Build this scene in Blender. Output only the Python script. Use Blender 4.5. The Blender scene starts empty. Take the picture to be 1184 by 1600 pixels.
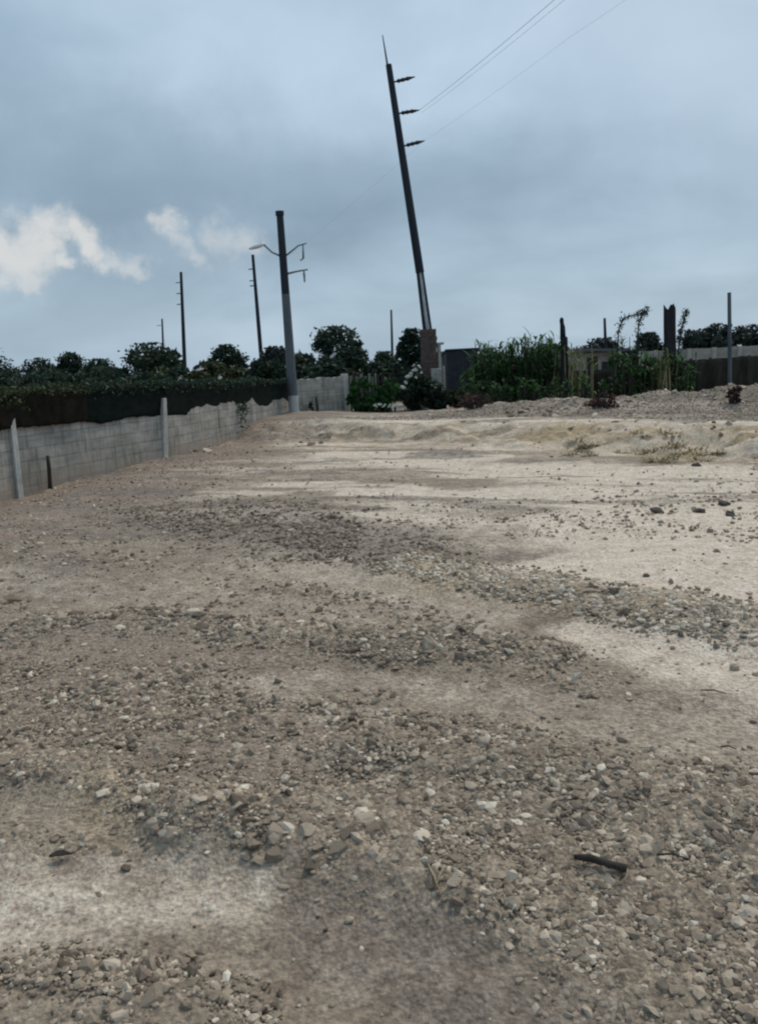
import bpy, math, random
import numpy as np
from mathutils import Matrix, Vector

random.seed(7)
rng = np.random.default_rng(11)
R = math.radians
scene = bpy.context.scene
COL = scene.collection

# ------------------------------------------------------------------ camera
F, CX, CY = 1256.0, 592.0, 800.0          # focal length and centre in photo pixels
PITCH, ROLL, CAMH = R(10.2), R(-2.9), 1.6
cam_d = bpy.data.cameras.new('camera')
cam = bpy.data.objects.new('camera', cam_d)
COL.objects.link(cam)
CROT = Matrix.Rotation(R(90) - PITCH, 3, 'X') @ Matrix.Rotation(ROLL, 3, 'Z')
cam.matrix_world = Matrix.Translation((0, 0, CAMH)) @ CROT.to_4x4()
cam_d.sensor_fit = 'VERTICAL'
cam_d.sensor_height = 24.0
cam_d.lens = 24.0 * F / 1600.0
cam_d.clip_start = 0.05
cam_d.clip_end = 3000.0
scene.camera = cam
scene.view_settings.view_transform = 'Standard'
scene.view_settings.look = 'None'
scene.view_settings.exposure = 0.42
scene.view_settings.gamma = 1.0
scene.cycles.pixel_filter_type = 'BLACKMAN_HARRIS'
scene.cycles.filter_width = 2.2

# ------------------------------------------------------------------ sun and sky
SUN_EL, SUN_AZ = R(52), R(38)             # azimuth clockwise from +Y (the view direction)
sd = Vector((math.sin(SUN_AZ) * math.cos(SUN_EL), math.cos(SUN_AZ) * math.cos(SUN_EL), math.sin(SUN_EL)))
sl = bpy.data.lights.new('sun', 'SUN')
sl.energy = 1.5
sl.angle = R(14)
sl.color = (1.0, 0.87, 0.71)
so = bpy.data.objects.new('sun', sl)
so.rotation_euler = sd.to_track_quat('Z', 'Y').to_euler()
so.location = (10, 10, 30)
COL.objects.link(so)


class NT:
    """small helper for node trees"""
    def __init__(self, tree):
        self.t = tree
        tree.nodes.clear()

    def n(self, typ, inputs=None, **props):
        nd = self.t.nodes.new(typ)
        for k, v in props.items():
            setattr(nd, k, v)
        for k, v in (inputs or {}).items():
            s = nd.inputs[k]
            if hasattr(v, 'is_output') or isinstance(v, bpy.types.NodeSocket):
                self.t.links.new(v, s)
            else:
                s.default_value = v
        return nd

    def math(self, op, a, b=0.0, c=0.0, clamp=False):
        nd = self.n('ShaderNodeMath', {0: a, 1: b, 2: c}, operation=op, use_clamp=clamp)
        return nd.outputs[0]

    def mix(self, fac, a, b, blend='MIX'):
        nd = self.n('ShaderNodeMix', {0: fac, 6: a, 7: b}, data_type='RGBA', blend_type=blend)
        return nd.outputs[2]

    def ramp(self, fac, stops, interp='LINEAR'):
        nd = self.n('ShaderNodeValToRGB', {0: fac})
        cr = nd.color_ramp
        cr.interpolation = interp
        while len(cr.elements) < len(stops):
            cr.elements.new(0.5)
        for e, (p, c) in zip(cr.elements, stops):
            e.position = p
            e.color = c if len(c) == 4 else (*c, 1)
        return nd.outputs[0]

    def noise(self, vec, scale, detail=4, rough=0.55, dist=0.0):
        nd = self.n('ShaderNodeTexNoise', {'Vector': vec, 'Scale': scale, 'Detail': detail, 'Roughness': rough, 'Distortion': dist})
        return nd.outputs[0]

    def link(self, a, b):
        self.t.links.new(a, b)


def ray(px, py):
    v = CROT @ Vector(((px - CX) / F, -(py - CY) / F, -1.0))
    return v


world = bpy.data.worlds.new('World')
scene.world = world
world.use_nodes = True
w = NT(world.node_tree)
tc = w.n('ShaderNodeTexCoord')
D = tc.outputs['Generated']
sky = w.n('ShaderNodeTexSky', sky_type='NISHITA', sun_disc=False, sun_elevation=SUN_EL, sun_rotation=SUN_AZ,
          air_density=1.2, dust_density=2.0, ozone_density=1.5)
sep = w.n('ShaderNodeSeparateXYZ', {0: D})
zc = w.math('MAXIMUM', sep.outputs[2], 0.0)
den = w.math('ADD', zc, 0.34)
pu = w.math('DIVIDE', sep.outputs[0], den)
pv = w.math('DIVIDE', sep.outputs[1], den)
cv = w.n('ShaderNodeCombineXYZ', {0: pu, 1: pv, 2: 3.7}).outputs[0]
cvs = w.n('ShaderNodeMapping', {0: cv, 2: (0, 0, R(24)), 3: (1.0, 1.25, 1.0)}).outputs[0]
n1 = w.noise(cvs, 1.0, 3, 0.45, 0.3)
n2 = w.noise(cvs, 2.6, 5, 0.5, 0.3)
n3 = w.noise(D, 4.2, 5, 0.5, 0.2)
s1 = w.math('MULTIPLY_ADD', n1, 0.62, w.math('MULTIPLY', n2, 0.30))
s2 = w.math('MULTIPLY_ADD', n3, 0.24, w.math('ADD', s1, -0.07))
# an overcast sheet thinner towards the right and overhead
s3 = w.math('MULTIPLY_ADD', sep.outputs[0], 0.16, s2)
s4 = w.math('MULTIPLY_ADD', zc, 0.14, s3)
cloud = w.ramp(s4, [(0.37, (1.75, 2.50, 3.20)), (0.46, (2.25, 3.10, 3.90)), (0.54, (2.85, 3.80, 4.70)), (0.64, (3.75, 4.75, 5.7))])


def lobe(px, py, width):
    v = ray(px, py).normalized()
    d = w.n('ShaderNodeVectorMath', {0: D, 1: tuple(v)}, operation='DOT_PRODUCT').outputs['Value']
    mr = w.n('ShaderNodeMapRange', {0: d, 1: math.cos(R(width)), 2: 1.0, 3: 0.0, 4: 1.0}, interpolation_type='SMOOTHSTEP')
    return mr.outputs[0]


# streets of brighter and darker cloud, laid out by direction and made ragged by noise
wn = w.n('ShaderNodeTexNoise', {'Vector': D, 'Scale': 13.0, 'Detail': 6.0, 'Roughness': 0.6})
wv = w.n('ShaderNodeVectorMath', {0: w.n('ShaderNodeVectorMath', {0: wn.outputs[1], 1: (0.5, 0.5, 0.5)}, operation='SUBTRACT').outputs[0], 'Scale': 0.13}, operation='SCALE').outputs[0]
DW = w.n('ShaderNodeVectorMath', {0: D, 1: wv}, operation='ADD').outputs[0]


def streak(p, q, width, soft=1.0, warped=True):
    """1 on the arc between two directions, falling to 0 at the given width (photo pixels)"""
    va, vb = ray(*p).normalized(), ray(*q).normalized()
    ab = vb - va
    pa = w.n('ShaderNodeVectorMath', {0: DW if warped else D, 1: tuple(va)}, operation='SUBTRACT').outputs[0]
    hh = w.math('DIVIDE', w.n('ShaderNodeVectorMath', {0: pa, 1: tuple(ab)}, operation='DOT_PRODUCT').outputs['Value'], max(ab.length_squared, 1e-6), clamp=True)
    pr = w.n('ShaderNodeVectorMath', {0: tuple(ab), 'Scale': hh}, operation='SCALE').outputs[0]
    ds = w.n('ShaderNodeVectorMath', {0: w.n('ShaderNodeVectorMath', {0: pa, 1: pr}, operation='SUBTRACT').outputs[0]}, operation='LENGTH').outputs['Value']
    return w.n('ShaderNodeMapRange', {0: ds, 1: 0.0, 2: width / F, 3: 1.0, 4: 0.0}, interpolation_type='SMOOTHSTEP').outputs[0]


dk = w.math('MAXIMUM', streak((-150, 250), (330, 260), 170), w.math('MULTIPLY', streak((330, 260), (760, 290), 130), 0.6))
dk = w.math('MAXIMUM', dk, w.math('MULTIPLY', streak((1060, 500), (1300, 470), 60), 0.5))
cloud = w.mix(w.math('MULTIPLY', dk, 0.55), cloud, (1.75, 2.45, 3.1, 1))
lt = w.math('MAXIMUM', streak((1000, 60), (1300, 180), 260), w.math('MULTIPLY', streak((380, 120), (520, 150), 150), 0.55))
lt = w.math('MAXIMUM', lt, w.math('MULTIPLY', streak((-50, 480), (260, 500), 120), 0.6))
lt = w.math('MAXIMUM', lt, w.math('MULTIPLY', streak((60, 400), (380, 390), 90), 0.5))
cloud = w.mix(w.math('MULTIPLY', lt, 0.5), cloud, (3.9, 4.8, 5.7, 1))
br_ = streak((-80, 400), (40, 395), 74)
for p_, q_, wd_, k_ in [((55, 372), (112, 352), 34, .9), ((112, 350), (150, 392), 30, 1.0), ((150, 392), (205, 412), 22, .6), ((85, 412), (110, 410), 22, .9),
                        ((255, 338), (275, 366), 18, .62), ((275, 366), (292, 396), 18, .5), ((350, 372), (395, 374), 34, .5), ((-40, 430), (30, 425), 26, .8)]:
    br_ = w.math('MAXIMUM', br_, w.math('MULTIPLY', streak(p_, q_, wd_ * 1.6), k_))
brk = w.n('ShaderNodeMapRange', {0: br_, 1: 0.02, 2: 1.0, 3: 0.0, 4: 1.0}, interpolation_type='SMOOTHSTEP').outputs[0]
cloud2 = w.mix(w.math('MULTIPLY', brk, 0.80), cloud, (5.8, 5.7, 5.45, 1))
# paler strip near the horizon
hz = w.n('ShaderNodeMapRange', {0: sep.outputs[2], 1: 0.0, 2: 0.16, 3: 0.5, 4: 0.0}).outputs[0]
cloud3 = w.mix(hz, cloud2, (2.95, 3.85, 4.65, 1))
skymix = w.mix(0.93, sky.outputs[0], cloud3)
bg = w.n('ShaderNodeBackground', {0: skymix, 1: 0.1})
wo = w.n('ShaderNodeOutputWorld')
w.link(bg.outputs[0], wo.inputs[0])

# ------------------------------------------------------------------ helpers


def at(px, py, Y):
    """the point seen at photo pixel (px, py) at depth Y metres ahead"""
    v = ray(px, py)
    k = Y / v.y
    return Vector((v.x * k, Y, CAMH + v.z * k))


def gp(px, py, z=0.0):
    v = ray(px, py)
    k = (z - CAMH) / v.z
    return (v.x * k, v.y * k)


def hash2(ix, iy, seed):
    h = (ix.astype(np.int64) * 374761393 + iy.astype(np.int64) * 668265263 + seed * 974634777) & 0xffffffff
    h = ((h ^ (h >> 13)) * 1274126177) & 0xffffffff
    h = h ^ (h >> 16)
    return (h & 0xffffff) / float(0xffffff)


def vnoise(x, y, seed=0):
    x = np.asarray(x, float); y = np.asarray(y, float)
    ix = np.floor(x); iy = np.floor(y)
    fx = x - ix; fy = y - iy
    fx = fx * fx * fx * (fx * (fx * 6 - 15) + 10); fy = fy * fy * fy * (fy * (fy * 6 - 15) + 10)
    a = hash2(ix, iy, seed); b = hash2(ix + 1, iy, seed)
    c = hash2(ix, iy + 1, seed); d = hash2(ix + 1, iy + 1, seed)
    return (a + (b - a) * fx) * (1 - fy) + (c + (d - c) * fx) * fy


def fbm(x, y, octs=4, seed=0, gain=0.5):
    s = 0.0; a = 1.0; t = 0.0
    x = np.asarray(x, float); y = np.asarray(y, float)
    for o in range(octs):
        s = s + a * vnoise(x, y, seed + o * 17); t += a
        a *= gain
        x, y = x * 1.9 * 0.92 - y * 1.9 * 0.39 + 3.1, x * 1.9 * 0.39 + y * 1.9 * 0.92 + 7.7
    return s / t


def sstep(a, b, x):
    t = np.clip((x - a) / (b - a), 0, 1)
    return t * t * (3 - 2 * t)


def pdist(x, y, pts):
    """distance to a polyline of world points (x, y[, w]); returns distance, interpolated w, signed side (left > 0)"""
    best = np.full(np.shape(x), 1e9); wv = np.zeros(np.shape(x)); side = np.zeros(np.shape(x))
    for a, b in zip(pts[:-1], pts[1:]):
        dx, dy = b[0] - a[0], b[1] - a[1]
        L2 = dx * dx + dy * dy
        t = np.clip(((x - a[0]) * dx + (y - a[1]) * dy) / L2, 0, 1)
        d = np.hypot(x - a[0] - t * dx, y - a[1] - t * dy)
        m = d < best
        best = np.where(m, d, best)
        if len(a) > 2:
            wv = np.where(m, a[2] + (b[2] - a[2]) * t, wv)
        side = np.where(m, dx * (y - a[1]) - dy * (x - a[0]), side)
    return best, wv, np.sign(side)


def band(x, y, pxpts, soft=0.6, z=0.0):
    """soft mask round a ground line given as (px, py, half width in metres)"""
    pts = [(*gp(p[0], p[1], z), p[2]) for p in pxpts]
    if len(pts) == 1:
        pts.append((pts[0][0] + 0.01, pts[0][1], pts[0][2]))
    d, wv, _ = pdist(x, y, pts)
    return 1 - sstep(1 - soft, 1 + soft, d / np.maximum(wv, 1e-4))


# ------------------------------------------------------------------ terrain
CREST = [(-40, 14), gp(330, 668, .22), gp(480, 662, .3), gp(620, 657, .35), gp(720, 655, .35), gp(860, 656, .35),
         gp(1000, 656, .35), gp(1184, 660, .35), gp(1500, 668, .35), (40, 9)]
_mw = lambda px, Y: (at(px, 600, Y).x, Y)
MOUND = [(*_mw(690, 22.0), .12), (*_mw(760, 21.3), .22), (*_mw(850, 20.5), .34), (*_mw(950, 19.6), .40), (*_mw(1040, 19.2), .44),
         (*_mw(1184, 18.8), .50), (*_mw(1400, 18), .55), (26, 14, .5)]


def H(x, y):
    x = np.asarray(x, float); y = np.asarray(y, float)
    d, _, side = pdist(x, y, CREST)
    s = d * side
    wsl = 1.7 + 1.3 * sstep(0, 7, x)
    far = sstep(0.0, 4.0, s)
    wob = 0.75 * (fbm(x * .8, y * .8, 3, 5) - .5) + .55 * (fbm(x * 2.6, y * 2.6, 4, 7) - .5)
    right = sstep(-5.5, -1.0, x)
    h = (0.35 * sstep(-1.0, 0.0, s / wsl + wob) - 0.16 * far) * (0.25 + 0.75 * right)
    dm, wm, _ = pdist(x, y, MOUND)
    nm = fbm(x * 1.3, y * 1.3, 4, 23)
    h = h + wm * np.exp(-(dm / 1.5) ** 2) * (0.62 + 0.85 * nm)
    h = h + .16 * np.exp(-(dm / 1.5) ** 2) * (fbm(x * 3.1, y * 3.1, 4, 29) - .5)
    # broad swells, wheel lanes and ridges on the flat
    h = h + 0.10 * (fbm(x * .22, y * .22, 3, 2) - .5) * sstep(2, 9, np.hypot(x, y))
    h = h + 0.05 * (fbm(x * .9, y * 1.1, 4, 3) - .5)
    h = h + sstep(6, 9, y) * .10 * (fbm((x * .94 - y * .34) * .5, (x * .34 + y * .94) * 1.7, 4, 241) - .5)
    h = h - 0.035 * band(x, y, LANE2) - 0.03 * band(x, y, LANE3)
    h = h + 0.07 * band(x, y, RIDGE, .9) + 0.05 * band(x, y, WIND, .9) + 0.03 * band(x, y, DARKG, .9) + .055 * band(x, y, ROW2, .9) + .04 * band(x, y, ROW3, .9) + .05 * band(x, y, ROW4, .9)
    h = h - .03 * band(x, y, SMOOTH1, .8) - .03 * band(x, y, SMOOTH2, .8) - .02 * band(x, y, SMOOTH3, .8)
    # left bank beside the wall falls away a little
    h = h - 0.13 * sstep(-4.1, -5.7, x) * sstep(17, 12, y)
    # the mound by the pole foot
    px0, py0 = PFOOT
    h = h + 0.22 * np.exp(-(((x - px0) / 2.2) ** 2 + ((y - py0) / 3.5) ** 2))
    return h


LANE2 = [(1300, 1100, .55), (1100, 1050, .5), (900, 985, .45), (700, 930, .5), (480, 885, .6), (300, 850, .8), (150, 800, 1.2)]
LANE3 = [(-200, 1420, .22), (120, 1390, .25), (330, 1400, .25), (560, 1470, .22), (760, 1560, .25), (900, 1680, .3)]
RIDGE = [(640, 885, .3), (860, 925, .32), (1020, 950, .34), (1184, 985, .32), (1400, 1030, .3)]
WIND = [(300, 1290, .12), (420, 1310, .16), (520, 1330, .18), (640, 1350, .15), (760, 1420, .12)]
ROW2 = [(40, 985, .16), (210, 970, .22), (360, 985, .22), (560, 1000, .22), (720, 1003, .25), (860, 1012, .18)]
ROW3 = [(-60, 1195, .10), (140, 1215, .12), (260, 1265, .12), (330, 1290, .13)]
ROW4 = [(560, 1180, .12), (760, 1190, .18), (900, 1210, .2), (1040, 1250, .18), (1240, 1310, .2)]
SMOOTH1 = [(-100, 900, .6), (200, 915, .5), (460, 950, .4), (640, 965, .25)]
SMOOTH2 = [(330, 1055, .14), (600, 1060, .22), (820, 1095, .26), (1010, 1130, .28), (1260, 1165, .35)]
SMOOTH3 = [(-60, 1240, .12), (90, 1265, .12), (190, 1300, .08)]
DARKG = [(240, 800, .7), (340, 800, .9), (440, 825, .9), (560, 850, .8), (650, 858, .5)]
_p = at(459, 640, 23.2)
PFOOT = (_p.x, _p.y)


def soil_masks(x, y):
    n = fbm(x * 1.4, y * 1.4, 4, 41); n2 = fbm(x * 5, y * 5, 4, 57); n3 = fbm(x * .5, y * 1.4, 4, 61)
    jx = x + 0.5 * (fbm(x * .9, y * .9, 3, 71) - .5) * np.clip(y / 6, .2, 2)
    jy = y + 0.9 * (fbm(x * .9, y * .9, 3, 83) - .5) * np.clip(y / 6, .15, 2)
    B = lambda p, s=.6, z=0.0: band(jx, jy, p, s, z)
    pale = np.maximum.reduce([
        .95 * B([(515, 768, .45), (620, 772, .5), (740, 770, .4)]),
        1.0 * B([(1300, 940, .6), (1100, 905, .75), (960, 880, .75), (850, 890, .4)]),
        1.0 * B([(930, 822, .8), (1060, 835, 1.1), (1250, 850, 1.5)]),
        1.0 * B([(820, 770, .8), (980, 775, .9), (1250, 770, 1.2)]),
        .85 * B([(780, 730, 1.0), (960, 735, 1.0), (1200, 740, .9)]),
        .80 * B([(745, 705, .3), (775, 708, .3)]),
        .66 * B([(560, 715, 1.0), (680, 720, 1.2)]),
        .62 * B([(380, 770, .6), (470, 765, .5)]),
        .70 * B([(1250, 1075, .36), (1080, 1035, .32), (950, 995, .24)]),
        .75 * B([(930, 985, .06), (1010, 1030, .07), (1080, 1065, .06)]),
        .50 * B([(-150, 1410, .2), (60, 1390, .22), (200, 1370, .2), (360, 1385, .13)]),
        .30 * B([(420, 880, .4), (620, 910, .35), (800, 950, .3)]),
        .22 * B(SMOOTH2, .6), .18 * B(SMOOTH1, .6),
        .20 * B([(360, 1090, .2), (560, 1150, .15)]),
        .35 * B([(640, 800, .8), (760, 830, .6)]),
    ])
    # the crest of the bank and its sandy face
    d, _, side = pdist(x, y, CREST)
    s = d * side
    rt = sstep(-3.2, -.6, x)
    pale = np.maximum(pale, .72 * np.exp(-((s + .25) / .55) ** 2) * rt)
    face = sstep(-3.2, -2.2, s) * (1 - sstep(-.7, 0, s)) * rt
    pale = np.maximum(pale, .48 * face)
    pale = np.clip(pale * (.75 + .6 * n3) * (.85 + .3 * n2), 0, 1)
    uu = x * .94 - y * .34; vv = x * .34 + y * .94
    st1 = fbm(uu * .42 + 3, vv * 1.9, 5, 211); st2 = fbm(uu * .55 + 9, vv * 2.6, 5, 223)
    fz = sstep(6, 9.5, y)
    pale = np.clip(pale + fz * (1.25 * (st1 - .5) + .10) * (.25 + .75 * sstep(-4.5, -1.5, x)), 0, 1)
    pale = np.maximum(pale, np.clip((.85 * B([(510, 768, .42), (620, 773, .5), (745, 770, .36)], .45) + .7 * B([(930, 985, .05), (1010, 1030, .06), (1090, 1065, .05)], .6)) * (.55 + .9 * n2), 0, 1))
    yel = face * np.maximum.reduce([.35 * np.ones_like(x), B([(880, 690, .9), (905, 692, .9)]), 1.1 * B([(1010, 700, .8), (1090, 705, 1.0), (1150, 705, .8)], .8),
                                    .55 * B([(660, 680, 1.0), (760, 685, 1.0)])])
    yel = np.clip(np.maximum.reduce([yel, .40 * B(RIDGE, .8), .35 * B([(150, 1240, .12), (180, 1270, .12)])]) * (.5 + n) , 0, 1)
    dark = np.maximum.reduce([.62 * B(DARKG), .45 * B([(700, 830, .5), (820, 855, .4)]), .40 * B([(640, 866, .10), (780, 870, .10), (830, 873, .08)]),
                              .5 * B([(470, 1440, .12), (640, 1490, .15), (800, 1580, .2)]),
                              .35 * B([(-100, 880, .9), (60, 880, .8), (130, 910, .5)]),
                              .5 * B([(860, 800, .35), (1010, 800, .3), (1184, 808, .25)])])
    dark = np.maximum(dark, fz * .75 * sstep(.56, .66, st2))
    pale = pale * (1 - fz * .7 * sstep(.56, .66, st2))
    behind = sstep(.1, .9, s) * rt * (.6 + 1.2 * n)  # dark brown ground behind the bank; shadow behind its crest is painted in too
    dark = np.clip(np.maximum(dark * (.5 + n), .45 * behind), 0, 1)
    mauve = np.clip(np.maximum.reduce([.9 * B([(-50, 830, 1.2), (150, 760, 1.8), (330, 705, 2.5), (430, 680, 2)]), .6 * B([(90, 1010, .6), (250, 1080, .6), (350, 1180, .4)])]) * (.5 + n3), 0, 1)
    return pale, yel, dark, mauve


def gravel_density(x, y):
    B = lambda p, s=.6, z=0.0: band(x, y, p, s, z)
    g = np.full(np.shape(x), .13) * (1 - .8 * sstep(7, 11, y) * sstep(-3.5, -1, x))
    main = np.maximum.reduce([
        B([(-200, 1090, .5), (200, 1090, .5), (500, 1130, .45), (800, 1180, .45), (1250, 1230, .4)], .5),
        .95 * B([(300, 1230, .3), (600, 1260, .3), (900, 1330, .35), (1250, 1420, .4)], .5),
        .9 * B([(-100, 1180, .25), (120, 1200, .2)], .5),
        B(WIND, .8), B(RIDGE, .7), B(ROW2, .8), .9 * B(ROW3, .8), B(ROW4, .8), (.62 * B(DARKG, .6)),
        .95 * B([(560, 1410, .07), (720, 1400, .1), (850, 1450, .16), (1000, 1480, .22), (1250, 1500, .3)], .5),
        B([(860, 1560, .06), (1000, 1570, .12), (1250, 1580, .2)], .6),
        B([(-80, 1530, .06), (150, 1520, .08), (350, 1540, .07), (400, 1640, .1)], .7),
        .8 * B([(90, 972, .3), (210, 970, .25), (360, 985, .25), (560, 995, .3), (700, 1005, .3), (830, 1010, .2)], .6),
        .7 * B([(640, 960, .3), (820, 1000, .25)], .6),
        .4 * B([(300, 930, .6), (560, 930, .4)], .6)])
    g = np.maximum(g, main)
    g = g * (1 - .93 * B(LANE3, .35)) * (1 - .85 * B([(1300, 1090, .4), (1100, 1045, .34), (930, 995, .26), (700, 935, .2), (480, 885, .25)], .4))
    g = g * (1 - .9 * B([(1300, 900, .9), (1000, 870, .9), (860, 860, .5)], .4))
    g = g * (1 - .75 * B(SMOOTH1, .5)) * (1 - .85 * B(SMOOTH2, .5)) * (1 - .85 * B(SMOOTH3, .5))
    g = g * (.35 + 1.3 * sstep(.3, .7, fbm(x * 2.2, y * 2.2, 4, 91)))
    d, _, side = pdist(x, y, CREST)
    g = np.maximum(g, .75 * sstep(.3, 1.5, d * side) * sstep(-3, 0, x))
    return np.clip(g, 0, 1)


def mesh_from(name, verts, faces_flat, nper, smooth=False):
    """fast mesh from numpy arrays; every face has nper corners"""
    me = bpy.data.meshes.new(name)
    nv = len(verts); nl = len(faces_flat); nf = nl // nper
    me.vertices.add(nv); me.vertices.foreach_set('co', np.ascontiguousarray(verts, dtype=np.float32).ravel())
    me.loops.add(nl); me.loops.foreach_set('vertex_index', np.ascontiguousarray(faces_flat, dtype=np.int32))
    me.polygons.add(nf)
    me.polygons.foreach_set('loop_start', np.arange(nf, dtype=np.int32) * nper)
    me.polygons.foreach_set('loop_total', np.full(nf, nper, dtype=np.int32))
    me.polygons.foreach_set('use_smooth', np.full(nf, smooth, dtype=bool))
    me.update(calc_edges=True)
    me.validate()
    return me


def point_color(me, name, rgba):
    a = me.color_attributes.new(name, 'FLOAT_COLOR', 'POINT')
    a.data.foreach_set('color', np.ascontiguousarray(rgba, dtype=np.float32).ravel())


def link(name, data, mat=None, parent=None):
    o = bpy.data.objects.new(name, data)
    COL.objects.link(o)
    if mat is not None:
        data.materials.append(mat)
    if parent is not None:
        o.parent = parent
    return o


def tag(o, label, cat, group=None, kind=None):
    if label: o['label'] = label
    if cat: o['category'] = cat
    if group: o['group'] = group
    if kind: o['kind'] = kind
    return o


def empty(name, loc, label, cat, group=None, rz=0.0):
    o = bpy.data.objects.new(name, None)
    o.empty_display_size = 0.3
    o.location = loc
    o.rotation_euler = (0, 0, rz)
    COL.objects.link(o)
    return tag(o, label, cat, group)


class MB:
    """collects mixed faces, built as one mesh object"""
    def __init__(self):
        self.v = []; self.f = []

    def add(self, verts, faces):
        b = len(self.v)
        self.v += [tuple(p) for p in verts]
        self.f += [tuple(i + b for i in f) for f in faces]
        return self

    def box(self, c, s, rot=None, jit=0.0):
        m = rot or Matrix.Identity(3)
        vs = []
        for sx in (-.5, .5):
            for sy in (-.5, .5):
                for sz in (-.5, .5):
                    p = Vector((sx * s[0], sy * s[1], sz * s[2]))
                    if jit:
                        p += Vector((random.uniform(-jit, jit), random.uniform(-jit, jit), random.uniform(-jit, jit)))
                    vs.append(Vector(c) + m @ p)
        return self.add(vs, [(0, 1, 3, 2), (4, 6, 7, 5), (0, 4, 5, 1), (2, 3, 7, 6), (0, 2, 6, 4), (1, 5, 7, 3)])

    def tube(self, pts, radii, n=8, cap=True, phase=0.0):
        pts = [Vector(p) for p in pts]
        if not hasattr(radii, '__len__'):
            radii = [radii] * len(pts)
        b = len(self.v); ref = Vector((0.31, 0.94, 0.12)).normalized()
        for i, p in enumerate(pts):
            t = (pts[min(i + 1, len(pts) - 1)] - pts[max(i - 1, 0)]).normalized()
            if abs(t.dot(ref)) > .95:
                ref = Vector((1, .05, .2)).normalized()
            u = (ref - t * ref.dot(t)).normalized(); q = t.cross(u)
            for k in range(n):
                a = 2 * math.pi * k / n + phase
                self.v.append(tuple(p + (u * math.cos(a) + q * math.sin(a)) * radii[i]))
        for i in range(len(pts) - 1):
            for k in range(n):
                k2 = (k + 1) % n
                self.f.append((b + i * n + k, b + i * n + k2, b + (i + 1) * n + k2, b + (i + 1) * n + k))
        if cap:
            self.f.append(tuple(b + k for k in reversed(range(n))))
            self.f.append(tuple(b + (len(pts) - 1) * n + k for k in range(n)))
        return self

    def ellipsoid(self, c, r, nu=10, nv=7, rot=None, lump=0.0):
        m = rot or Matrix.Identity(3)
        b = len(self.v)
        for j in range(nv + 1):
            th = math.pi * j / nv
            for i in range(nu):
                ph = 2 * math.pi * i / nu
                k = 1 + random.uniform(-lump, lump)
                self.v.append(tuple(Vector(c) + m @ Vector((r[0] * math.sin(th) * math.cos(ph) * k, r[1] * math.sin(th) * math.sin(ph) * k, r[2] * math.cos(th) * k))))
        for j in range(nv):
            for i in range(nu):
                i2 = (i + 1) % nu
                self.f.append((b + j * nu + i, b + (j + 1) * nu + i, b + (j + 1) * nu + i2, b + j * nu + i2))
        return self

    def build(self, name, mat, parent=None, smooth=False, bevel=0.0):
        me = bpy.data.meshes.new(name)
        me.from_pydata(self.v, [], self.f)
        if smooth:
            me.polygons.foreach_set('use_smooth', [True] * len(me.polygons))
        me.update()
        o = link(name, me, mat, parent)
        if bevel:
            m = o.modifiers.new('bevel', 'BEVEL'); m.width = bevel; m.segments = 2; m.limit_method = 'ANGLE'
        return o


def new_mat(name):
    m = bpy.data.materials.new(name)
    m.use_nodes = True
    return m, NT(m.node_tree)


def finish(m, t, color, rough=0.85, bump=None, strength=0.3, dist=0.02, spec=0.25, metal=0.0):
    p = t.n('ShaderNodeBsdfPrincipled', {'Roughness': rough, 'Specular IOR Level': spec, 'Metallic': metal})
    if isinstance(color, bpy.types.NodeSocket):
        t.link(color, p.inputs['Base Color'])
    else:
        p.inputs['Base Color'].default_value = (*color, 1)
    if bump is not None:
        bn = t.n('ShaderNodeBump', {'Height': bump, 'Strength': strength, 'Distance': dist})
        t.link(bn.outputs[0], p.inputs['Normal'])
    o = t.n('ShaderNodeOutputMaterial')
    t.link(p.outputs[0], o.inputs[0])
    return m


def mottled(name, c1, c2, scale=6.0, rough=.85, bump=.3, spec=.25, stretch=None, c3=None, metal=0.0):
    m, t = new_mat(name)
    co = t.n('ShaderNodeTexCoord').outputs['Object']
    if stretch:
        co = t.n('ShaderNodeMapping', {0: co, 3: stretch}).outputs[0]
    a = t.noise(co, scale, 6, .62, .3)
    stops = [(.32, c1), (.68, c2)] if c3 is None else [(.28, c1), (.5, c2), (.72, c3)]
    col = t.ramp(a, stops)
    b = t.noise(co, scale * 6, 4, .6)
    col = t.mix(.35, col, t.ramp(b, [(.3, (.25, .25, .25)), (.7, (.85, .85, .85))]), 'OVERLAY')
    return finish(m, t, col, rough, b, bump, .01, spec, metal)


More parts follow.
